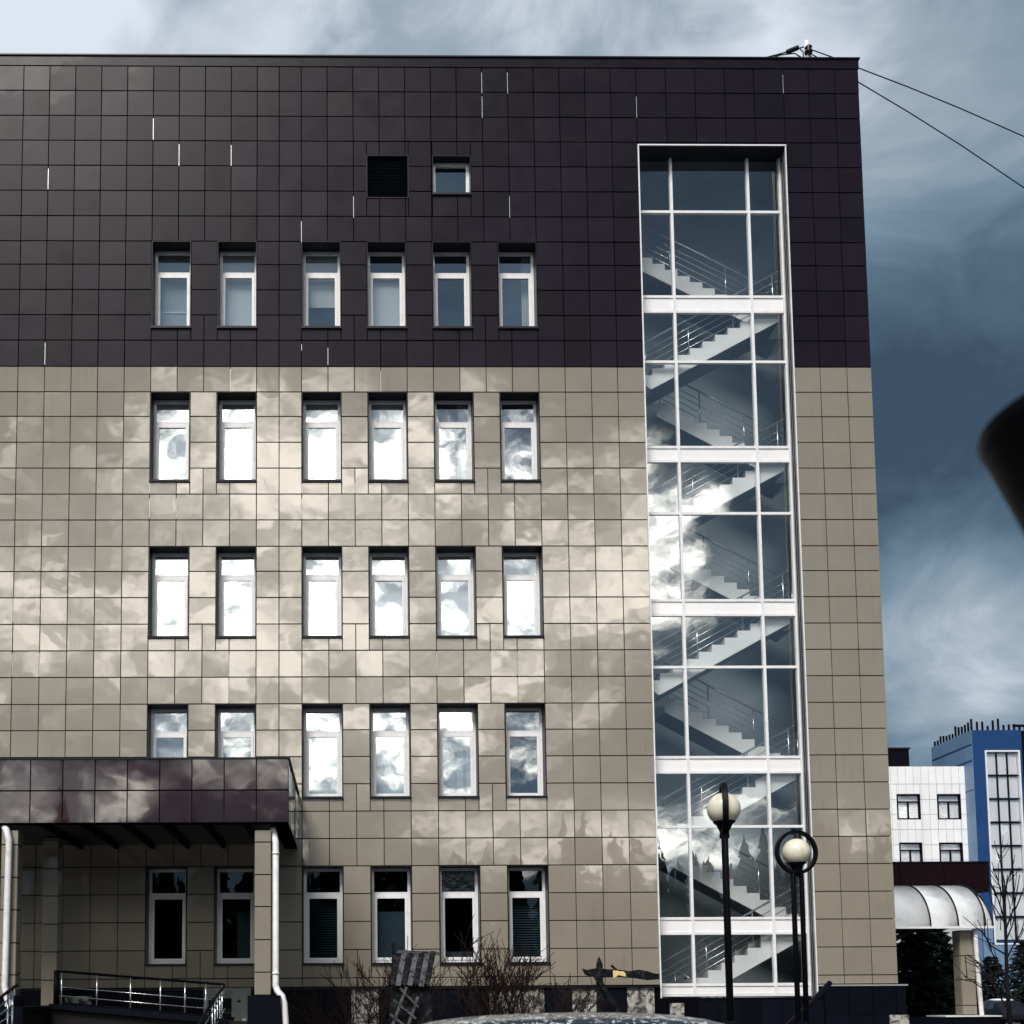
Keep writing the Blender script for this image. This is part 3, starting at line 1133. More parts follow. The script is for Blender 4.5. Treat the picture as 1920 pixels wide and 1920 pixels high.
for k in range(6):
    for (c, d) in ((fz0, fzm), (fzm, fz1)):
        me = tile_mesh(0.62, d - c, 'maroon_tile')
        link('fascia_tile', me, porch, (fx1 - 0.008, PY + 0.36 + k * 0.62, (c + d) / 2), (0, 0, math.radians(90 + RND.gauss(0, .2))))


def column(parent, x0, x1, yf, ztop, zbot_, seams, pedestal_w, zp, mat='beige_tile'):
    w = x1 - x0
    c = bx('column', 'void', parent, x0 + .02, x1 - .02, yf + .02, yf + w - .02, 0, ztop)
    zs = [ztop] + seams + [zbot_]
    for i in range(len(zs) - 1):
        h = zs[i] - zs[i + 1]
        zc = (zs[i] + zs[i + 1]) / 2
        me = tile_mesh(w, h, mat)
        link('column_tile', me, c, ((x0 + x1) / 2, yf + 0.008, zc), (0, 0, math.radians(RND.gauss(0, .2))))
        me2 = tile_mesh(w - 0.03, h, mat)
        for sx, xx in ((1, x1 - 0.012), (-1, x0 + 0.012)):
            link('column_tile', me2, c, (xx, yf + w / 2 + 0.012, zc), (0, 0, math.radians(90 * sx)))
    if pedestal_w:
        bx('pedestal', 'granite', c, *pedestal_w, 0, zp)
    return c


def downpipe(parent, pts, r, name='downpipe'):
    p = MB().tube(pts, r, 12).build(name, 'pipe_white', parent)
    return p


cy = PY + 0.12
cx0, _ = XZ(477, 1700, cy)
cx1, _ = XZ(508, 1700, cy)
zz = [XZ(490, y, cy)[1] for y in (1556, 1579, 1640, 1700, 1762, 1823, 1866)]
pa, _ = XZ(464, 1890, cy - .2)
pb, _ = XZ(526, 1890, cy - .2)
column(porch, cx0, cx1, cy, zz[0], zz[-1], zz[1:-1], (pa, pb, cy - 0.2, cy + 0.5), zz[-1] - 0.005)
dpy = cy + 0.05
pp = [at(510, 1552, dpy + .3), at(513, 1560, dpy + .1), at(517, 1580, dpy), at(517, 1848, dpy), at(520, 1858, dpy - .03), at(529, 1868, dpy - .1), at(533, 1882, dpy - .12), at(536, 1925, dpy - .12)]
pp.append(Vector((pp[-1].x, pp[-1].y, 0.15)))
p = downpipe(porch, pp, 0.062)
for y in (1600, 1825):
    q = at(517, y, dpy)
    MB().lathe([(0.07, -0.02), (0.07, 0.02)], q, 12).build('clamp', 'pipe_white', p)
cx0, _ = XZ(0, 1700, cy)
cx1, _ = XZ(32, 1700, cy)
zz = [XZ(20, y, cy)[1] for y in (1556, 1584, 1645, 1706, 1768, 1828, 1868)]
column(porch, cx0, cx1, cy, zz[0], zz[-1], zz[1:-1], (cx0 - .15, cx1 + .02, cy - 0.1, cy + 0.5), zz[-1] - 0.005)
dq = cy - 0.09
pp = [at(8, 1551, dq + .1), at(12, 1556, dq), at(17, 1575, dq), at(9, 1848, dq), at(11, 1862, dq - .02), at(16, 1880, dq - .05), at(12, 1925, dq - .06)]
pp.append(Vector((pp[-1].x, pp[-1].y, 0.15)))
downpipe(porch, pp, 0.062)
cy2 = -1.3
cx0, _ = XZ(79, 1700, cy2)
cx1, _ = XZ(108, 1700, cy2)
zz = [XZ(90, y, cy2)[1] for y in (1552, 1575, 1629, 1680, 1733, 1785, 1838, 1886)]
FLZ = zz[-1]
column(porch, cx0, cx1, cy2, fz0 + .1, FLZ, zz[1:-1], None, 0)
ramp_x0 = XZ(112, 1880, -1.9)[0]
bx('porch_floor', 'granite', porch, FXL, ramp_x0, PY - 0.6, -0.1, 0, FLZ - 0.002)
for k in range(3):
    bx('step', 'granite', porch, FXL, XZ(30, 1890, PY)[0], PY - 0.6 - 0.34 * (k + 1), PY - 0.6 - 0.34 * k, 0, FLZ - 0.16 * (k + 1))

# ramp ---------------------------------------------------------------
RY0, RY1 = -2.6, -1.55
ra = at(112, 1882, RY0)
rb = at(428, 1916, RY0)
rm = struct(MB().prism([(ramp_x0, 0), (rb.x + .9, 0), (rb.x + .9, rb.z), (rb.x, rb.z), (ramp_x0, FLZ - .01)], RY0, RY1).build('ramp', 'paving'))
MB().bar((ramp_x0, RY1 + .05, FLZ + .02), (rb.x, RY1 + .05, rb.z + .03), 0.1, 0.10).build('ramp_kerb', 'granite', rm)
MB().bar((ramp_x0, RY0 - .05, FLZ + .0), (rb.x, RY0 - .05, rb.z + .0), 0.1, 0.10).build('ramp_kerb', 'granite', rm)

ral = thing('ramp_railing', 'steel ramp railing with dark handrail sloping down below the porch windows', 'railing')
yr = RY1 + 0.05
h0 = at(108, 1821, yr)
h1 = at(420, 1846, yr)
h2 = at(402, 1872, yr - 1.6)
h3 = at(370, 1927, yr - 4.0)
MB().tube([h0, h1, h1 + Vector((0.02, -.1, -.03)), h2, h3], 0.028, 8).build('handrail', 'black_iron', ral)
for q in (0.55, 0.3):
    a = Vector((h0.x, yr, FLZ + (h0.z - FLZ) * q))
    b = Vector((h1.x, yr, rb.z + (h1.z - rb.z) * q))
    MB().tube([a, b], 0.012, 6).build('guard_bar', 'steel', ral)
pm = None
for i, px in enumerate((116, 182, 245, 301, 347, 386, 416)):
    u = (px - 108) / (420 - 108)
    x = h0.x + (h1.x - h0.x) * u
    zt = h0.z + (h1.z - h0.z) * u
    MB().tube([(x, yr, zt - 0.86 + 0.1 * u), (x, yr, zt)], 0.018, 8).build('post', 'steel', ral)
MB().tube([(h0.x - .02, yr, FLZ), (h0.x - .02, yr, h0.z + .02)], 0.06, 10).build('newel_post', 'black_iron', ral)
for u in (0.08, 0.18, 0.28, 0.38, 0.48):
    p = h1.lerp(h3, u)
    MB().tube([(p.x, p.y, p.z - 0.95), p], 0.014, 6).build('post', 'steel', ral)
for o in (0.12, 0.5):
    MB().tube([h1 + Vector((.03, -.05, -o)), h3 + Vector((.03, 0, -o))], 0.013, 6).build('guard_bar', 'steel', ral)

srl = thing('stair_railing', 'steel railing of the porch steps at the bottom left corner', 'railing')
yr = PY - 0.9
h0 = at(34, 1846, yr)
h1 = at(24, 1852, yr)
h2 = at(-25, 1890, yr - 0.7)
MB().tube([h0, h1, h2], 0.03, 8).build('handrail', 'black_iron', srl)
for px in (28, 18, -4):
    u = (28 - px) / 55
    p = h1.lerp(h2, max(0, u))
    MB().tube([(p.x, p.y, 0.6), p], 0.02, 8).build('post', 'steel', srl)
for o in (0.15, 0.3, 0.45):
    MB().tube([h1 + Vector((0, 0, -o)), h2 + Vector((0, 0, -o))], 0.012, 6).build('guard_bar', 'steel', srl)

# ------------------------------------------------------------------ street lamps with ring
def lamp(label, px, py, dist, rot):
    d = ray(px, py)
    c = CAM + d * (dist / d.y)
    L = thing('street_lamp', label, 'street lamp', 'black ring lamps with cream globes', (c.x, c.y, 0))
    L.rotation_euler = (0, 0, rot)
    gz_ = c.z
    R = 0.2
    for s in (-1, 1):
        MB().tube([(s * 0.065, 0, 0), (s * 0.065, 0, gz_ - 0.34), (s * 0.05, 0, gz_ - 0.27)], [0.040, 0.036, 0.036], 12).build('post', 'black_iron', L)
    for z in (0.5, gz_ * 0.32):
        bx('cross_plate', 'black_iron', L, -0.11, 0.11, -0.045, 0.045, z, z + 0.12)
    MB().lathe([(0.16, 0), (0.16, 0.04), (0.11, 0.12), (0.09, 0.12)], (0, 0, 0), 20).build('foot', 'black_iron', L)
    MB().lathe([(0.06, -0.36), (0.055, -0.28), (0.10, -0.19), (0.135, -0.165), (0.13, -0.14)], (0, 0, gz_), 20).build('globe_holder', 'black_iron', L)
    prof = []
    for k in range(25):
        a = -math.pi / 2 + math.pi * k / 24
        prof.append((max(R * math.cos(a), 0.002), R * math.sin(a)))
    MB().lathe(prof, (0, 0, gz_), 40).build('globe', 'globe', L)
    # flat-section ring in the x-z plane
    m = MB()
    n = 64
    ro, ri, t = 0.325, 0.282, 0.035
    for k in range(n):
        a = 2 * math.pi * k / n
        for r, y in ((ro, -t), (ro, t), (ri, t), (ri, -t)):
            m.v.append((r * math.cos(a), y, gz_ + 0.0 + r * math.sin(a)))
    for k in range(n):
        k2 = (k + 1) % n
        for q in range(4):
            q2 = (q + 1) % 4
            m.face((k * 4 + q, k * 4 + q2, k2 * 4 + q2, k2 * 4 + q))
    m.build('ring', 'black_iron', L)
    return L


lamp('street lamp with cream globe and ring seen edge-on, in front of stair windows', 1357, 1517, 13.7, math.radians(76))
lamp('street lamp with cream globe framed by a full black ring, near building corner', 1493, 1598, 16.4, math.radians(8))

# ------------------------------------------------------------------ wooden windmill in the yard
wm = thing('wooden_windmill', 'weathered dark wooden garden windmill with lattice sail among bare shrubs', 'windmill')
yw = -4.6
p = at(776, 1786, yw)
q = at(776, 1850, yw)
sc = (p.z - q.z) / 64
wx = p.x


def wp(px, py, y=yw):
    r = at(px, py, y)
    return (r.x, r.z)


# sloping plank roof
tl, tr = wp(742, 1787, yw + .35), wp(818, 1791, yw + .35)
bl, br = wp(730, 1848, yw - .2), wp(806, 1852, yw - .2)
n = 7
for k in range(n):
    u0, u1 = k / n + 0.01, (k + 1) / n - 0.01
    a = Vector((tl[0] + (tr[0] - tl[0]) * (u0 + u1) / 2, yw + .35, tl[1] + RND.uniform(-.02, .03)))
    b = Vector((bl[0] + (br[0] - bl[0]) * (u0 + u1) / 2, yw - .2, bl[1] + RND.uniform(-.03, .02)))
    MB().bar(a, b, 0.095, 0.025, up=(0, -0.5, 0.86)).build('roof_plank', 'grey_wood' if k in (1, 3, 5) else 'old_wood', wm)
    b2 = Vector((b.x, yw + .9, b.z))
    MB().bar(a, b2, 0.095, 0.025, up=(0, 0.5, 0.86)).build('roof_plank', 'old_wood', wm)
MB().bar((tl[0] - .05, yw + .35, tl[1] + .03), (tr[0] + .06, yw + .35, tr[1] + .03), 0.07, 0.06).build('ridge_beam', 'grey_wood', wm)
MB().bar((tl[0] - .07, yw + .3, bl[1] - .1), (tl[0] - .04, yw + .3, tl[1] + .18), 0.05, 0.05).build('gable_board', 'old_wood', wm)
bw = MB()
x0, x1 = bl[0] + .02, br[0] + 0.02
bw.prism([(x0 - .06, 0), (x1 + .10, 0), (x1, bl[1] - .02), (x0 + .02, bl[1] - .02)], yw - .1, yw + .8)
bw.build('body', 'old_wood', wm)
ys = yw - .22


def slat(a, b, w=0.05, mat='grey_wood'):
    pa_, pb_ = at(*a, ys), at(*b, ys)
    MB().bar(pa_, pb_, w, 0.025, up=(0, 1, 0)).build('sail_slat', mat, wm)


slat((762, 1850), (735, 1925))
slat((784, 1868), (764, 1925))
ys -= 0.026
slat((750, 1853), (785, 1888), 0.04)
slat((738, 1874), (780, 1910), 0.04)
slat((731, 1901), (760, 1924), 0.04)

# ------------------------------------------------------------------ wooden sign post
sg2 = thing('wooden_sign', 'broken dark log signboard with yellow figure on a pointed post', 'sign')
ysg = -1.0
pts = []
for (px, py) in ((1116, 1920), (1130, 1920), (1127, 1808), (1121, 1795), (1117, 1808)):
    r = at(px, py, ysg)
    pts.append((r.x, r.z))
pts[0] = (pts[0][0], 0.1)
pts[1] = (pts[1][0], 0.1)
MB().prism(pts, ysg - .16, ysg - .04).build('post', 'old_wood', sg2)
top = [(1092, 1816), (1100, 1819), (1118, 1815), (1135, 1817), (1160, 1818), (1178, 1821), (1198, 1818), (1214, 1821), (1225, 1825), (1236, 1826)]
bot = [(1236, 1836), (1215, 1838), (1190, 1834), (1160, 1832), (1130, 1833), (1108, 1831), (1098, 1828), (1096, 1824)]
pts = [XZ(px, py, ysg) for px, py in top + bot]
MB().prism(pts[::-1], ysg - .035, ysg + .06).build('board', 'old_wood', sg2)
fig = [(1149, 1821), (1153, 1818), (1160, 1821), (1168, 1821), (1172, 1824), (1174, 1831), (1166, 1830), (1160, 1828), (1156, 1831), (1150, 1834)]
MB().prism([XZ(px, py, ysg - .05) for px, py in fig][::-1], ysg - .06, ysg - .037).build('figure', 'yellow_board', sg2)
MB().bar(at(1146, 1810, ysg - .05), at(1156, 1819, ysg - .05), 0.05, 0.03, up=(0, 1, 0)).build('broken_branch', 'old_wood', sg2)
MB().bar(at(1114, 1825, ysg - .2), at(1168, 1908, ysg - .2), 0.10, 0.06, up=(0, 1, 0)).build('brace', 'old_wood', sg2)

# leaning pole by the corner
pl = MB()
a, b, c_ = at(1556, 1843, -5.0), at(1520, 1882, -5.3), at(1480, 1918, -5.6)
d_ = c_ + (c_ - b) * 3.5
d_.z = max(d_.z, 0.05)
pl.tube([a, b, c_, d_], [0.05, 0.05, 0.035, 0.03], 10)
tag(pl.build('leaning_pole', 'black_iron'), 'short black pole leaning at a slant below the stair windows', 'pole')


# ------------------------------------------------------------------ shrubs and bare trees
def grow(m, p, d, length, rad, depth, rnd, spread, upw, n=5, minr=0.004):
    segs = 4
    pts, rads = [p.copy()], [rad]
    q = p.copy()
    dd = d.copy()
    for k in range(segs):
        dd = (dd + Vector((rnd.gauss(0, .13), rnd.gauss(0, .13), rnd.gauss(0, .10) + upw))).normalized()
        q = q + dd * (length / segs)
        pts.append(q.copy())
        rads.append(max(minr, rad * (1 - 0.45 * (k + 1) / segs)))
    m.tube(pts, rads, n if rad > 0.012 else 4, False)
    if depth <= 0:
        return
    for k in range(rnd.randint(3, 4)):
        i = rnd.randint(1, segs)
        nd = (dd + Vector((rnd.gauss(0, spread), rnd.gauss(0, spread), rnd.gauss(0.1, spread * .6)))).normalized()
        grow(m, pts[i], nd, length * rnd.uniform(.5, .8), max(minr, rads[i] * .65), depth - 1, rnd, spread, upw, n, minr)


def shrub(label, px, py_base, Y, height, nst, seed, spread=.35):
    b = at(px, py_base, Y)
    t = thing('bare_shrub', label, 'shrub', 'bare shrubs by the plinth', (b.x, Y, 0.0))
    rnd = random.Random(seed)
    base = MB()
    tw = MB()
    for k in range(nst):
        a = rnd.uniform(0, 2 * math.pi)
        lean = rnd.uniform(.15, .75)
        d = Vector((math.cos(a) * lean * 1.8, math.sin(a) * lean * .5, 1)).normalized()
        p0 = Vector((math.cos(a) * .15, math.sin(a) * .1, 0.02))
        L = height * rnd.uniform(.4, .55)
        p1 = p0 + d * L
        base.tube([p0, p0.lerp(p1, .5) + Vector((rnd.gauss(0, .03), 0, 0)), p1], [0.022, 0.017, 0.012], 6, False)
        for q in range(3):
            nd = (d + Vector((rnd.gauss(0, .3), rnd.gauss(0, .2), rnd.gauss(0, .1)))).normalized()
            grow(tw, p0.lerp(p1, rnd.uniform(.5, 1)), nd, height * rnd.uniform(.25, .4), 0.010, 2, rnd, spread, .03, 5, 0.0065)
    base.build('stem', 'bark', t)
    tw.build('twigs', 'bark', t)
    return t


shrub('bare brown shrub spreading left of the wooden windmill', 705, 1920, -1.5, 2.5, 9, 3)
shrub('dense bare brown shrub right of the windmill under the ground-floor windows', 890, 1920, -1.3, 2.9, 14, 11)
shrub('bare brown shrub between the dense shrub and the wooden sign', 975, 1920, -1.7, 2.7, 10, 21)


def conifer(label, px, top_py, Y, rad, seed, group='dark conifers beside the side porch'):
    tp = at(px, top_py, Y)
    H = tp.z
    t = thing('conifer_tree', label, 'tree', group, (tp.x, Y, 0))
    rnd = random.Random(seed)
    MB().tube([(0, 0, 0), (0.03, 0, H * .5), (0, 0, H * .97)], [0.14, 0.09, 0.02], 8).build('trunk', 'bark_grey', t)
    m = MB()
    z = 0.35
    while z < H:
        u = z / H
        R = rad * (1 - u) ** .75 + 0.08
        nb = int(9 + 10 * (1 - u))
        for k in range(nb):
            a = rnd.uniform(0, 2 * math.pi)
            L = R * rnd.uniform(.6, 1.15)
            dx, dy = math.cos(a), math.sin(a)
            droop = rnd.uniform(-.32, .05) * L
            for s in range(9):
                v = (s + rnd.random()) / 9
                bx_, by_, bz_ = dx * L * v, dy * L * v, z + droop * v * v + rnd.gauss(0, .03)
                w = 0.17 * (1.15 - v * .6) * rnd.uniform(.7, 1.4)
                h = rnd.uniform(.08, .2)
                a2 = rnd.uniform(0, 6.28)
                ux, uy = math.cos(a2) * w, math.sin(a2) * w
                m.quad((bx_ - ux * .2, by_ - uy * .2, bz_), (bx_ + ux, by_ + uy, bz_ + rnd.gauss(-.04, .05)), (bx_ + ux * 1.3 + dx * w, by_ + uy * 1.3 + dy * w, bz_ - h * .4), (bx_ + dx * w * .7, by_ + dy * w * .7, bz_ - h))
        z += 0.17 + .05 * rnd.random()
    m.build('crown', 'needles', t)
    return t


conifer('dark conifer behind the side porch, against the beige building corner', 1706, 1700, 8.2, 1.5, 4)
conifer('dark conifer seen through the middle of the side porch', 1752, 1735, 9.6, 1.7, 5)
conifer('dark conifer filling the gap left of the porch column', 1792, 1790, 8.8, 1.2, 6)
conifer('dark conifer right of the white downpipe of the side porch', 1858, 1790, 50.0, 2.6, 8)
conifer('dark conifer at the lower right edge of the picture', 1918, 1765, 51.0, 2.8, 9)

bt = thing('bare_tree', 'thin leafless young tree in front of the blue building', 'tree')
yt = 1.2
rnd = random.Random(5)
b0 = at(1893, 1915, yt)
tpts = [Vector((b0.x + .03, yt, 0)), at(1888, 1840, yt), at(1886, 1760, yt), at(1884, 1690, yt), at(1889, 1640, yt)]
MB().tube(tpts, [0.06, 0.045, 0.036, 0.024, 0.010], 8).build('trunk', 'bark_grey', bt)
m = MB()
for (s, e) in (((1888, 1835), (1850, 1762)), ((1887, 1800), (1920, 1740)), ((1886, 1775), (1858, 1690)), ((1885, 1745), (1912, 1640)), ((1885, 1715), (1872, 1600)),
               ((1885, 1700), (1868, 1640)), ((1887, 1790), (1840, 1745)), ((1884, 1690), (1902, 1612)), ((1888, 1850), (1815, 1790)), ((1888, 1870), (1808, 1830)),
               ((1889, 1890), (1830, 1800)), ((1887, 1820), (1932, 1765)), ((1886, 1765), (1905, 1700)), ((1885, 1730), (1862, 1660))):
    a, b = at(*s, yt), at(*e, yt + rnd.uniform(-.5, .5))
    mid = a.lerp(b, .5) + Vector((rnd.gauss(0, .06), 0, rnd.gauss(-.03, .04)))
    m.tube([a, mid, b], [0.022, 0.016, 0.009], 5, False)
    for k in range(5):
        p0 = a.lerp(b, rnd.uniform(.35, .95))
        d = ((b - a).normalized() + Vector((rnd.gauss(0, .5), rnd.gauss(0, .4), rnd.gauss(.2, .35)))).normalized()
        m.tube([p0, p0 + d * .25, p0 + d * rnd.uniform(.35, .6) + Vector((0, 0, .05))], [0.011, 0.009, 0.007], 4, False)
m.build('branches', 'bark_grey', bt)

# ------------------------------------------------------------------ side porch on the right
sp = thing('side_porch', 'side porch on the right with maroon fascia and curved translucent canopy', 'porch')
SY = 3.4
ex0 = XR3 + 0.02
e0x, ez = XZ(1684, 1737, SY)
e1x, _ = XZ(1863, 1737, SY)
_, tz = XZ(1700, 1661, SY + 1.3)
# curved sheet: quarter arch from the front eave up to the fascia
DEP = 1.35
NSEG = 14


def arch(u):
    a = u * math.pi / 2
    return SY + DEP * (1 - math.cos(a)), ez + (tz - ez) * math.sin(a)


ribx = [e0x - 0.35] + [XZ(px, 1737, SY)[0] for px in (1745, 1797, 1848)]
bays = [(ribx[0], ribx[1]), (ribx[1], ribx[2]), (ribx[2], ribx[3]), (ribx[3], e1x)]
for i, (a, b) in enumerate(bays):
    m = MB()
    for k in range(NSEG + 1):
        y0, z0 = arch(k / NSEG)
        sk = 0.27 * k / NSEG if i == 3 else 0
        m.v += [(a, y0, z0), (b - sk, y0, z0), (a, y0 + .004, z0 - .014), (b - sk, y0 + .004, z0 - .014)]
    for k in range(NSEG):
        q, r = 4 * k, 4 * k + 4
        m.face((q, q + 1, r + 1, r), True)
        m.face((q + 2, r + 2, r + 3, q + 3), True)
        m.face((q + 1, q + 3, r + 3, r + 1))
    m.build('canopy_sheet', 'polycarbonate', sp)
for i, x in enumerate(ribx + [e1x - 0.01]):
    pts = []
    for k in range(NSEG + 1):
        y, z = arch(k / NSEG)
        pts.append((x - (0.27 * k / NSEG if i == 4 else 0), y - .012, z + 0.012))
    MB().tube(pts, 0.021, 6).build('canopy_rib', 'dark_metal', sp)
MB().box(ribx[0], e1x + .02, SY - 0.03, SY + 0.03, ez - 0.06, ez - 0.014).build('gutter', 'white_paint', sp)
fx0, ftz = XZ(1676, 1618, SY + DEP + .1)
fxr, fbz = XZ(1856, 1680, SY + DEP + .1)
principled('dark_maroon', (0.007, 0.0015, 0.004), 0.5, spec=0.12)
fd = bx('fascia', 'dark_maroon', sp, XR3 + 0.06, fxr, SY + DEP + .08, SY + DEP + 2.6, tz - 0.15, ftz)
bx('coping', 'dark_metal', sp, XR3 + 0.06, fxr + .03, SY + DEP + .05, SY + DEP + 2.63, ftz, ftz + .03)
for k in range(1, 4):
    xx = XR3 + 0.06 + (fxr - XR3 - .06) * k / 4
    bx('fascia_joint', 'void', fd, xx - .006, xx + .006, SY + DEP + .072, SY + DEP + .079, tz - .15, ftz - .005)
ccy = SY + 0.25
cx0, _ = XZ(1801, 1800, ccy)
cx1, _ = XZ(1828, 1800, ccy)
zz = [XZ(1815, y, ccy)[1] for y in (1744, 1792, 1837, 1885, 1903)]
column(sp, cx0, cx1, ccy, zz[0], zz[-1], zz[1:-1], None, 0)
pp = [at(1828, 1742, ccy - .08), at(1829, 1760, ccy - .1), at(1836, 1850, ccy - .1), at(1841, 1903, ccy - .1)]
pp.append(Vector((pp[-1].x, pp[-1].y, 0.1)))
downpipe(sp, pp, 0.055)
wz = XZ(1800, 1904, SY)[1]
wx1 = XZ(1862, 1904, SY)[0]
bx('base_wall', 'granite', sp, XR3 + .2, wx1, SY - 0.3, SY + .6, 0, wz - .03)
bx('base_coping', 'white_paint', sp, XZ(1760, 1904, SY)[0], wx1 + .03, SY - 0.34, SY + .62, wz - .03, wz)
MB().bar(at(1686, 1758, SY + .2), at(1716, 1742, SY + .6), 0.06, 0.09).build('bracket', 'old_wood', sp)

# ------------------------------------------------------------------ far buildings
wb = thing('white_building', 'white panelled low building with four dark-framed windows behind the side porch', 'building')
WY = 63.2
wx0, wz1 = XZ(1640, 1437, WY)
wx1, _ = XZ(1811, 1437, WY)
wzb = 0.0
# window rects in pixels
wins = [(1681, 1489, 1727, 1536), (1757, 1489, 1803, 1536), (1686, 1580, 1731, 1627), (1761, 1580, 1807, 1627)]
wr = []
for (a, b, c, d) in wins:
    x0, z1 = XZ(a, b, WY)
    x1, z0 = XZ(c, d, WY)
    wr.append((x0, x1, z0, z1))
xs = sorted({wx0, wx1} | {h[i] for h in wr for i in (0, 1)})
zs = sorted({wzb, wz1} | {h[i] for h in wr for i in (2, 3)})
m = MB()
for (a, b, c, d) in cells(xs, zs, wr):
    m.box(a, b, WY + 0.06, WY + 0.5, c, d)
m.build('wall', 'blind_grey', wb)
m = MB()
m.box(wx0, wx1, WY + 9, WY + 9.3, 0, wz1)
m.box(wx1 - .3, wx1, WY + .5, WY + 9, 0, wz1)
m.box(wx0, wx1 - .3, WY + .5, WY + 9, wz1 - .4, wz1 - .05)
m.box(wx0, wx1 - .3, WY + 3, WY + 3.2, 0, wz1 - .4)
m.build('rear_wall', 'room_dark', wb)
# cladding panels
pitch = (XZ(1790, 1500, WY)[0] - XZ(1690, 1500, WY)[0]) / 7
rowp = [1437, 1470, 1499, 1527, 1555, 1584, 1612, 1640, 1668]
nx = int((wx1 - wx0) / pitch) + 1
cid = {}
for j in range(len(rowp) - 1):
    z1, z0 = XZ(1740, rowp[j], WY)[1], XZ(1740, rowp[j + 1], WY)[1]
    for k in range(nx):
        x1 = wx1 - k * pitch
        x0 = max(wx0, x1 - pitch)
        for (a, b, c, d) in [r for h in [wr] for r in [(x0, x1, z0, z1)]]:
            rs = [(a, b, c, d)]
            for h in wr:
                rs = subtract(rs, h)
            for (a, b, c, d) in rs:
                if b - a > .05 and d - c > .05:
                    bx('wall_panel', 'far_white', wb, a + .018, b - .018, WY, WY + .05, c + .018, d - .018)
for (a, b, c, d) in wr:
    w = sleeve(a, b, c, d, WY - .02, WY + .3, 0.09).build('window', 'far_black', wb)
    zt = d - (d - c) * .3
    m = MB()
    m.box(a + .09, b - .09, WY + .1, WY + .2, zt - .05, zt + .05)
    m.box((a + b) / 2 - .06, (a + b) / 2 + .06, WY + .1, WY + .2, c + .09, zt - .05)
    m.build('frame', 'far_black', w)
    for (e, f, q, r) in ((a + .09, b - .09, zt + .05, d - .09), (a + .09, (a + b) / 2 - .06, c + .09, zt - .05), ((a + b) / 2 + .06, b - .09, c + .09, zt - .05)):
        mm = MB()
        mm.quad((e, WY + .15, q), (f, WY + .15, q), (f, WY + .15, r), (e, WY + .15, r))
        mm.build('pane', 'far_glass', w)
    bx('blind', 'white_panel', w, a + .1, b - .1, WY + .25, WY + .27, c + .1, d - .1)  # white sheet close behind the panes, added to make them bright
kb = thing('black_building', 'black windowless block rising behind the white panelled building', 'building')
kx0, kz1 = XZ(1640, 1389, WY + 5)
kx1, _ = XZ(1752, 1389, WY + 5)
bx('wall', 'far_black', kb, kx0, kx1, WY + 9.4, WY + 16, 0, kz1 + .25)
bx('coping', 'dark_metal', kb, kx0 - .1, kx1 + .1, WY + 9.3, WY + 16.1, kz1 + .25, kz1 + .4)

bb = thing('blue_building', 'tall blue panelled building with a glazed strip and posts along its roof', 'building')
BY = 61.9
bcx, bz1 = XZ(1822, 1369, BY)
brx, _ = XZ(1907, 1369, BY)
# far end of the left flank
DB = 6.2
gx0_, gz1_ = XZ(1846, 1407, BY)
gx1_, _ = XZ(1903, 1407, BY)
_, gz0_ = XZ(1870, 1764, BY)
h = [(gx0_, gx1_ + 0.35, gz0_, gz1_)]
m = MB()
for (a, b, c, d) in cells(sorted({bcx, brx + .3, gx0_, gx1_ + .35}), sorted({0, bz1, gz0_, gz1_}), h):
    m.box(a, b, BY, BY + .4, c, d)
m.build('wall', 'blue_panel', bb)
zsplit = XZ(1870, 1740, BY)[1]
m = MB()
m.box(bcx + .05, gx0_ - .1, BY - .03, BY - .005, 0, zsplit)
m.box(gx0_ - .1, brx + .3, BY - .03, BY - .005, 0, gz0_ - .35)
m.build('lower_panel', 'pale_blue_panel', bb)
m = MB()
m.box(bcx - .03, bcx - .002, BY + .02, BY + DB, 0, bz1)
m.build('flank_panel', 'pale_blue_panel', bb)
for z in (XZ(1822, 1395, BY)[1], XZ(1822, 1425, BY)[1], XZ(1822, 1480, BY)[1]):
    bx('flank_joint', 'blue_panel', bb, bcx - .045, bcx - .031, BY + .05, BY + DB - .05, z - .06, z + .06)
m = MB()
m.box(bcx, bcx + .3, BY + .4, BY + DB, 0, bz1 - .05)
m.box(bcx + .3, brx + 8, BY + DB - .3, BY + DB, 0, bz1 - .05)
m.box(bcx + .3, brx + .3, BY + 3.5, BY + 3.7, 0, bz1 - .6)
m.box(bcx + .3, brx + 8, BY + .4, BY + DB - .3, bz1 - .5, bz1 - .2)
m.build('rear_wall', 'room_dark', bb)
bx('dark_wing', 'far_black', bb, brx + .31, brx + 8, BY + .2, BY + 5, 0, bz1 - .0)
cw = sleeve(gx0_, gx1_ + .35, gz0_ - .3, gz1_, BY - .06, BY + .3, 0.12).build('glazed_strip', 'white_paint', bb)
ncol, nrow = 3, 8
cwid = (gx1_ + .35 - gx0_ - .24) / ncol
rhe = (gz1_ - gz0_ - .12) / nrow
for i in range(ncol):
    for j in range(nrow):
        a, c = gx0_ + .12 + i * cwid, gz0_ + j * rhe
        hw, hh = cwid / 2 - .03, rhe / 2 - .03
        mm = MB()
        mm.quad((-hw, 0, -hh), (hw, 0, -hh), (hw, 0, hh), (-hw, 0, hh))
        link('pane', mm.mesh('pane', 'far_glass'), cw, (a + cwid / 2, BY + .1, c + rhe / 2), (math.radians(RND.gauss(0, .6)), 0, math.radians(RND.gauss(0, .6))))
        bx('blind', 'white_panel', cw, a + .05, a + cwid - .05, BY + .2, BY + .22, c + .1, c + rhe - .1)  # white sheet behind each pane in place of reflected bright sky
m = MB()
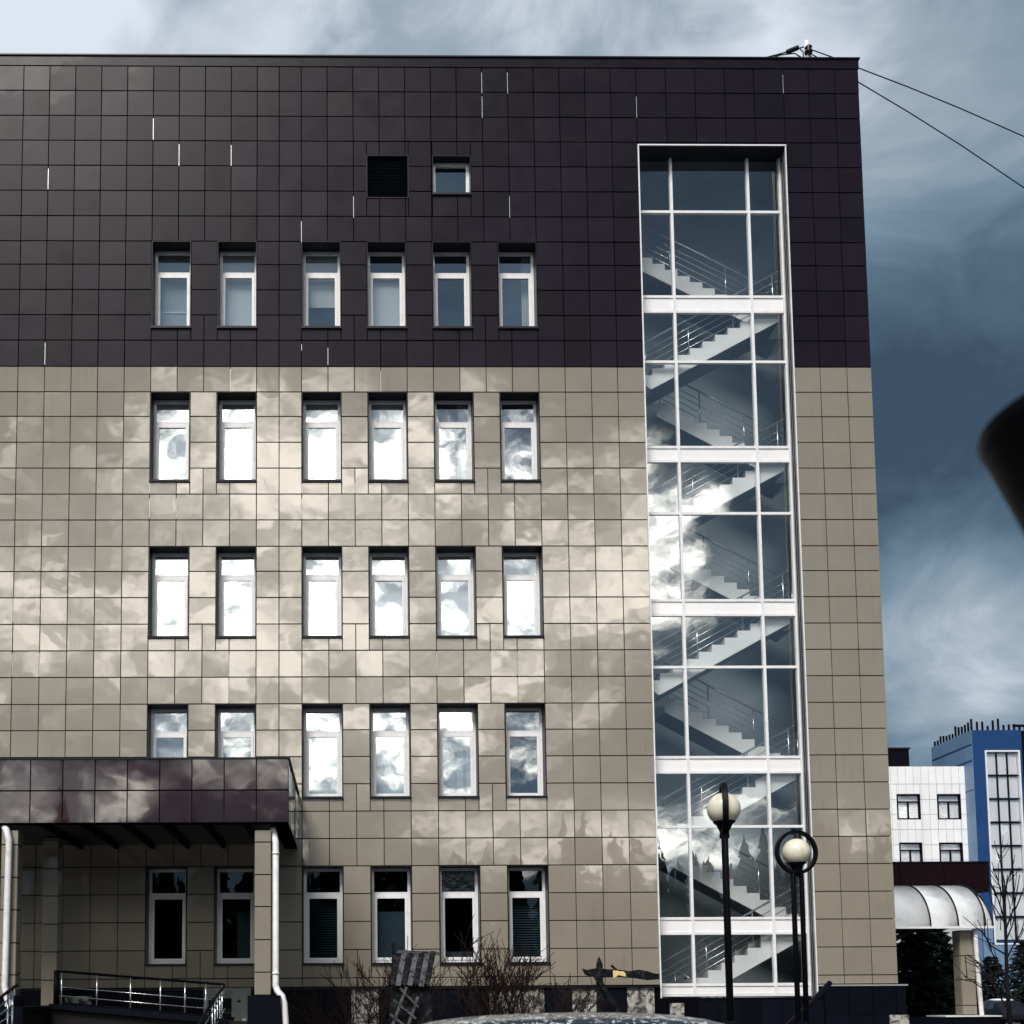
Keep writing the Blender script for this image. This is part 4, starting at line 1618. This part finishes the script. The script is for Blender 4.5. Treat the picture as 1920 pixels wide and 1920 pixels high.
for i in range(1, ncol):
    m.box(gx0_ + .12 + i * cwid - .035, gx0_ + .12 + i * cwid + .035, BY + .05, BY + .14, gz0_, gz1_ - .12)
m.build('mullion', 'far_black', cw)
m = MB()
for j in range(1, nrow):
    m.box(gx0_ + .12, gx1_ + .23, BY + .052, BY + .138, gz0_ + j * rhe - .035, gz0_ + j * rhe + .035)
m.build('transom', 'far_black', cw)
me = MB().box(-.06, .06, -.06, .06, 0, .8).mesh('roof_post', 'far_black')
for k in range(13):
    o = link('roof_post', me, bb, (bcx + .1, BY + .2 + k * .47, bz1 - .06))
    o.scale = (1, 1, RND.uniform(.8, 1.2) * (0.75 if k > 5 else 1.15))
for k in range(20):
    o = link('roof_post', me, bb, (bcx + .6 + k * .42, BY + .3, bz1 - .06))
    o.scale = (1, 1, RND.uniform(.55, 1.15) * (1.5 if k in (3, 4) or k > 12 else 0.9))
bx('roof_rail', 'far_black', bb, bcx + 3.4, bcx + 9, BY + .22, BY + .3, bz1 + .3, bz1 + .5)

# ------------------------------------------------------------------ roof mast and overhead cables
ms = thing('roof_mast', 'small white cable mast with fittings on the roof edge', 'mast')
my = 0.9
mt = at(1512, 78, my)
mbp = at(1510, 112, my)
MB().tube([(mt.x, my, ZTOP - .5), (mt.x, my, mt.z)], 0.055, 10).build('pole', 'white_paint', ms)
MB().lathe([(0.09, 0), (0.10, 0.05), (0.05, 0.10), (0.09, 0.16), (0.03, 0.22)], (mt.x + .02, my - .05, mt.z - .36), 12).build('insulator', 'dark_metal', ms)
m = MB()
m.tube([at(1428, 110, my), at(1455, 103, my), at(1485, 95, my), at(1507, 88, my)], 0.016, 6)
m.tube([at(1440, 110, my), at(1465, 103, my), at(1490, 100, my), at(1506, 110, my)], 0.014, 6)
m.tube([at(1516, 90, my), at(1521, 96, my), at(1518, 104, my), at(1524, 110, my)], 0.016, 6)
m.tube([at(1500, 92, my), at(1506, 98, my), at(1506, 108, my)], 0.014, 6)
m.build('stay_wire', 'dark_metal', ms)
m = MB()
for k in range(5):
    a = at(1478 + k * 4, 97 - k * 1.6, my)
    m.lathe([(0.02, -.05), (0.06, -.02), (0.06, .03), (0.02, .06)], a, 8)
m.build('cable_clamp', 'dark_metal', ms)
for lab, pts in (('upper overhead cable running from the roof to the right edge', [(1518, 92), (1560, 107), (1611, 128), (1700, 162), (1800, 203), (1920, 256), (2080, 335)]),
                 ('lower overhead cable sloping steeply from the roof to the right edge', [(1518, 100), (1560, 122), (1611, 155), (1700, 208), (1800, 271), (1920, 352), (2080, 470)])):
    tag(MB().tube([at(x, y, my + 0.004 * (x - 1518)) for x, y in pts], 0.014, 6).build('overhead_cable', 'dark_metal'), lab, 'cable')

# ------------------------------------------------------------------ cars
def car(label, c, rotz, paint, scale=1.0, roof_z=1.54):
    t = thing('parked_car', label, 'car', None, c)
    t.rotation_euler = (0, 0, rotz)
    t.scale = (scale,) * 3
    L = 2.25
    # cross sections along x: (x, half width low, z_low, z_belt, belt half width, z_roof, roof half width)
    secs = [(-2.25, .72, .35, .62, .70, .72, .60), (-2.15, .84, .28, .80, .82, .95, .72), (-1.75, .88, .25, .92, .87, 1.10, .76), (-1.62, .89, .25, .95, .88, 1.44, .64),
            (-1.0, .90, .25, .97, .89, 1.52, .62), (-.3, .90, .25, .97, .89, 1.535, .63), (.3, .90, .25, .95, .89, 1.53, .62), (.85, .90, .25, .93, .89, 1.46, .63),
            (1.35, .90, .25, .92, .88, 1.05, .74), (1.8, .87, .26, .84, .85, .92, .72), (2.15, .80, .30, .70, .76, .78, .64), (2.25, .70, .38, .58, .66, .62, .55)]
    m = MB()
    rings = []
    for (x, wl, zl, zb, wb_, zr, wr_) in secs:
        rg = [(-wl * .95, zl), (-wl, zl + .12), (-wb_ * 1.01, (zl + zb) / 2 + .1), (-wb_, zb), (-(wb_ + wr_) / 2, (zb + zr) / 2 + .02), (-wr_, zr - .045), (-wr_ * .75, zr - .008), (-wr_ * .35, zr + .008), (0, zr + .012)]
        rg = rg + [(-a, b) for a, b in reversed(rg[:-1])]
        rings.append([len(m.v) + k for k in range(len(rg))])
        m.v += [(x, y, z) for y, z in rg]
    for i in range(len(rings) - 1):
        n_ = len(rings[i])
        for k in range(n_):
            k2 = (k + 1) % n_
            m.face((rings[i][k], rings[i + 1][k], rings[i + 1][k2], rings[i][k2]), k != n_ - 1)
    m.face(tuple(rings[0]))
    m.face(tuple(reversed(rings[-1])))
    body = m.build('body', paint, t)
    sub = body.modifiers.new('sub', 'SUBSURF')
    sub.levels = 2
    sub.render_levels = 2
    # side windows
    for s in (-1, 1):
        for (a, b) in ((-1.35, -.42), (-.34, .55)):
            mm = MB()
            y0, y1 = s * .885, s * .70
            pts = [(a + (0.0 if a > -1 else .05), y0, .99), (b + (.15 if b > 0 else 0), y0, .98), (b - (.05 if b > 0 else 0), y1, 1.38), (a + (.15 if a < -1 else 0), y1, 1.40)]
            pts = [(x, y + s * .012, z) for x, y, z in pts]
            mm.quad(*(pts if s < 0 else pts[::-1]))
            mm.build('window', 'car_glass', t)
    for x in (-1.38, 1.38):
        for s in (-1, 1):
            w = MB().tube([(x, s * .70, .32), (x, s * .90, .32)], 0.32, 24).build('wheel', 'tyre', t)
            MB().tube([(x, s * .905, .32), (x, s * .915, .32)], 0.20, 16).build('rim', 'aluminium', w)
    for s in (-1, 1):
        MB().box(2.12, 2.2, s * .62 - .14, s * .62 + .14, .60, .70).build('headlight', 'white_lamp', t)
        MB().box(-2.24, -2.17, s * .66 - .1, s * .66 + .1, .70, .84).build('tail_light', 'maroon_tile', t)
        MB().box(.72, .88, s * .99 - .1, s * .99 + .1, .95, 1.08).build('mirror', paint, t)
    return t


p = at(1060, 1902, -17.0)
car('dark parked car with frost-speckled roof in the foreground at the bottom edge', (p.x + 0.35, -17.0, p.z - 1.53), 0.0, 'frosted_paint')
p = at(1872, 1884, 44.0)
far_car = car('dark parked car with snow on its roof beyond the bare tree at lower right', (p.x, 44.0, 0), math.radians(84), 'dark_metal')


m = MB().lathe([(0.62, 0.0), (0.60, 0.05), (0.45, 0.09), (0.2, 0.11), (0.02, 0.115)], (0, 0, 0), 24)
m.v = [(x * 1.5 - .35, y, z + 1.49 - 0.04 * (x / .62) ** 2) for x, y, z in m.v]
m.build('snow_cap', 'snow', far_car)

# ------------------------------------------------------------------ lantern close to the camera, out of focus
LY = CAM.y + 1.9
lt = at(1920, 790, LY)
ln = thing('lantern_post', 'blurred black lantern poking in close at the right edge', 'lantern', None, (0, 0, 0))
pa = at(1868, 786, LY)
pb = at(1944, 950, LY)
cxl = pa.x + 0.235
ztop = pa.z
slope = (pb.x - pa.x) / (pa.z - pb.z)
Hc = 0.36
MB().lathe([(0.235 - slope * Hc, -Hc), (0.235 - slope * .2, -.2), (0.228, -0.012), (0.236, 0.0)], (cxl, LY, ztop), 40).build('lantern_body', 'black_iron', ln)
MB().lathe([(0.236, 0.001), (0.234, 0.010), (0.21, 0.028), (0.15, 0.05), (0.07, 0.07), (0.02, 0.08)], (cxl, LY, ztop), 40).build('cap', 'black_iron', ln)
MB().lathe([(0.09, 0), (0.08, 0.1), (0.04, 0.2), (0.035, ztop - Hc)], (cxl, LY, 0), 20).build('post', 'black_iron', ln)

# ------------------------------------------------------------------ wood behind the camera, seen only as a reflection
m = MB()
rnd = random.Random(2)
for k in range(330):
    x = -110 + (k % 165) * 1.45 + rnd.gauss(0, .8)
    y = -92 - 9 * (k // 165) + rnd.gauss(0, 3)
    H = rnd.uniform(14.0, 17.5) * (1.0 + .06 * math.sin(k * .35))
    if rnd.random() < .12:
        H *= 1.2
    lev = 11
    for q in range(lev):
        z0 = H * (0.08 + .92 * q / lev)
        R = (1 - q / lev) ** .8 * H * .17 + .25
        nn = 7
        for s in range(nn):
            a = 2 * math.pi * s / nn + rnd.random()
            a2 = a + .9
            rr = R * rnd.uniform(.55, 1.2)
            i = len(m.v)
            m.v += [(x, y, z0 + H / lev * 1.5), (x + rr * math.cos(a), y + rr * math.sin(a), z0 - rr * .2), (x + rr * math.cos(a2), y + rr * math.sin(a2), z0 - rr * .15)]
            m.face((i, i + 1, i + 2))
wood = stuff(m.build('distant_wood', 'needles'))
tag(wood, 'dark line of far trees mirrored in the stair windows', 'trees')
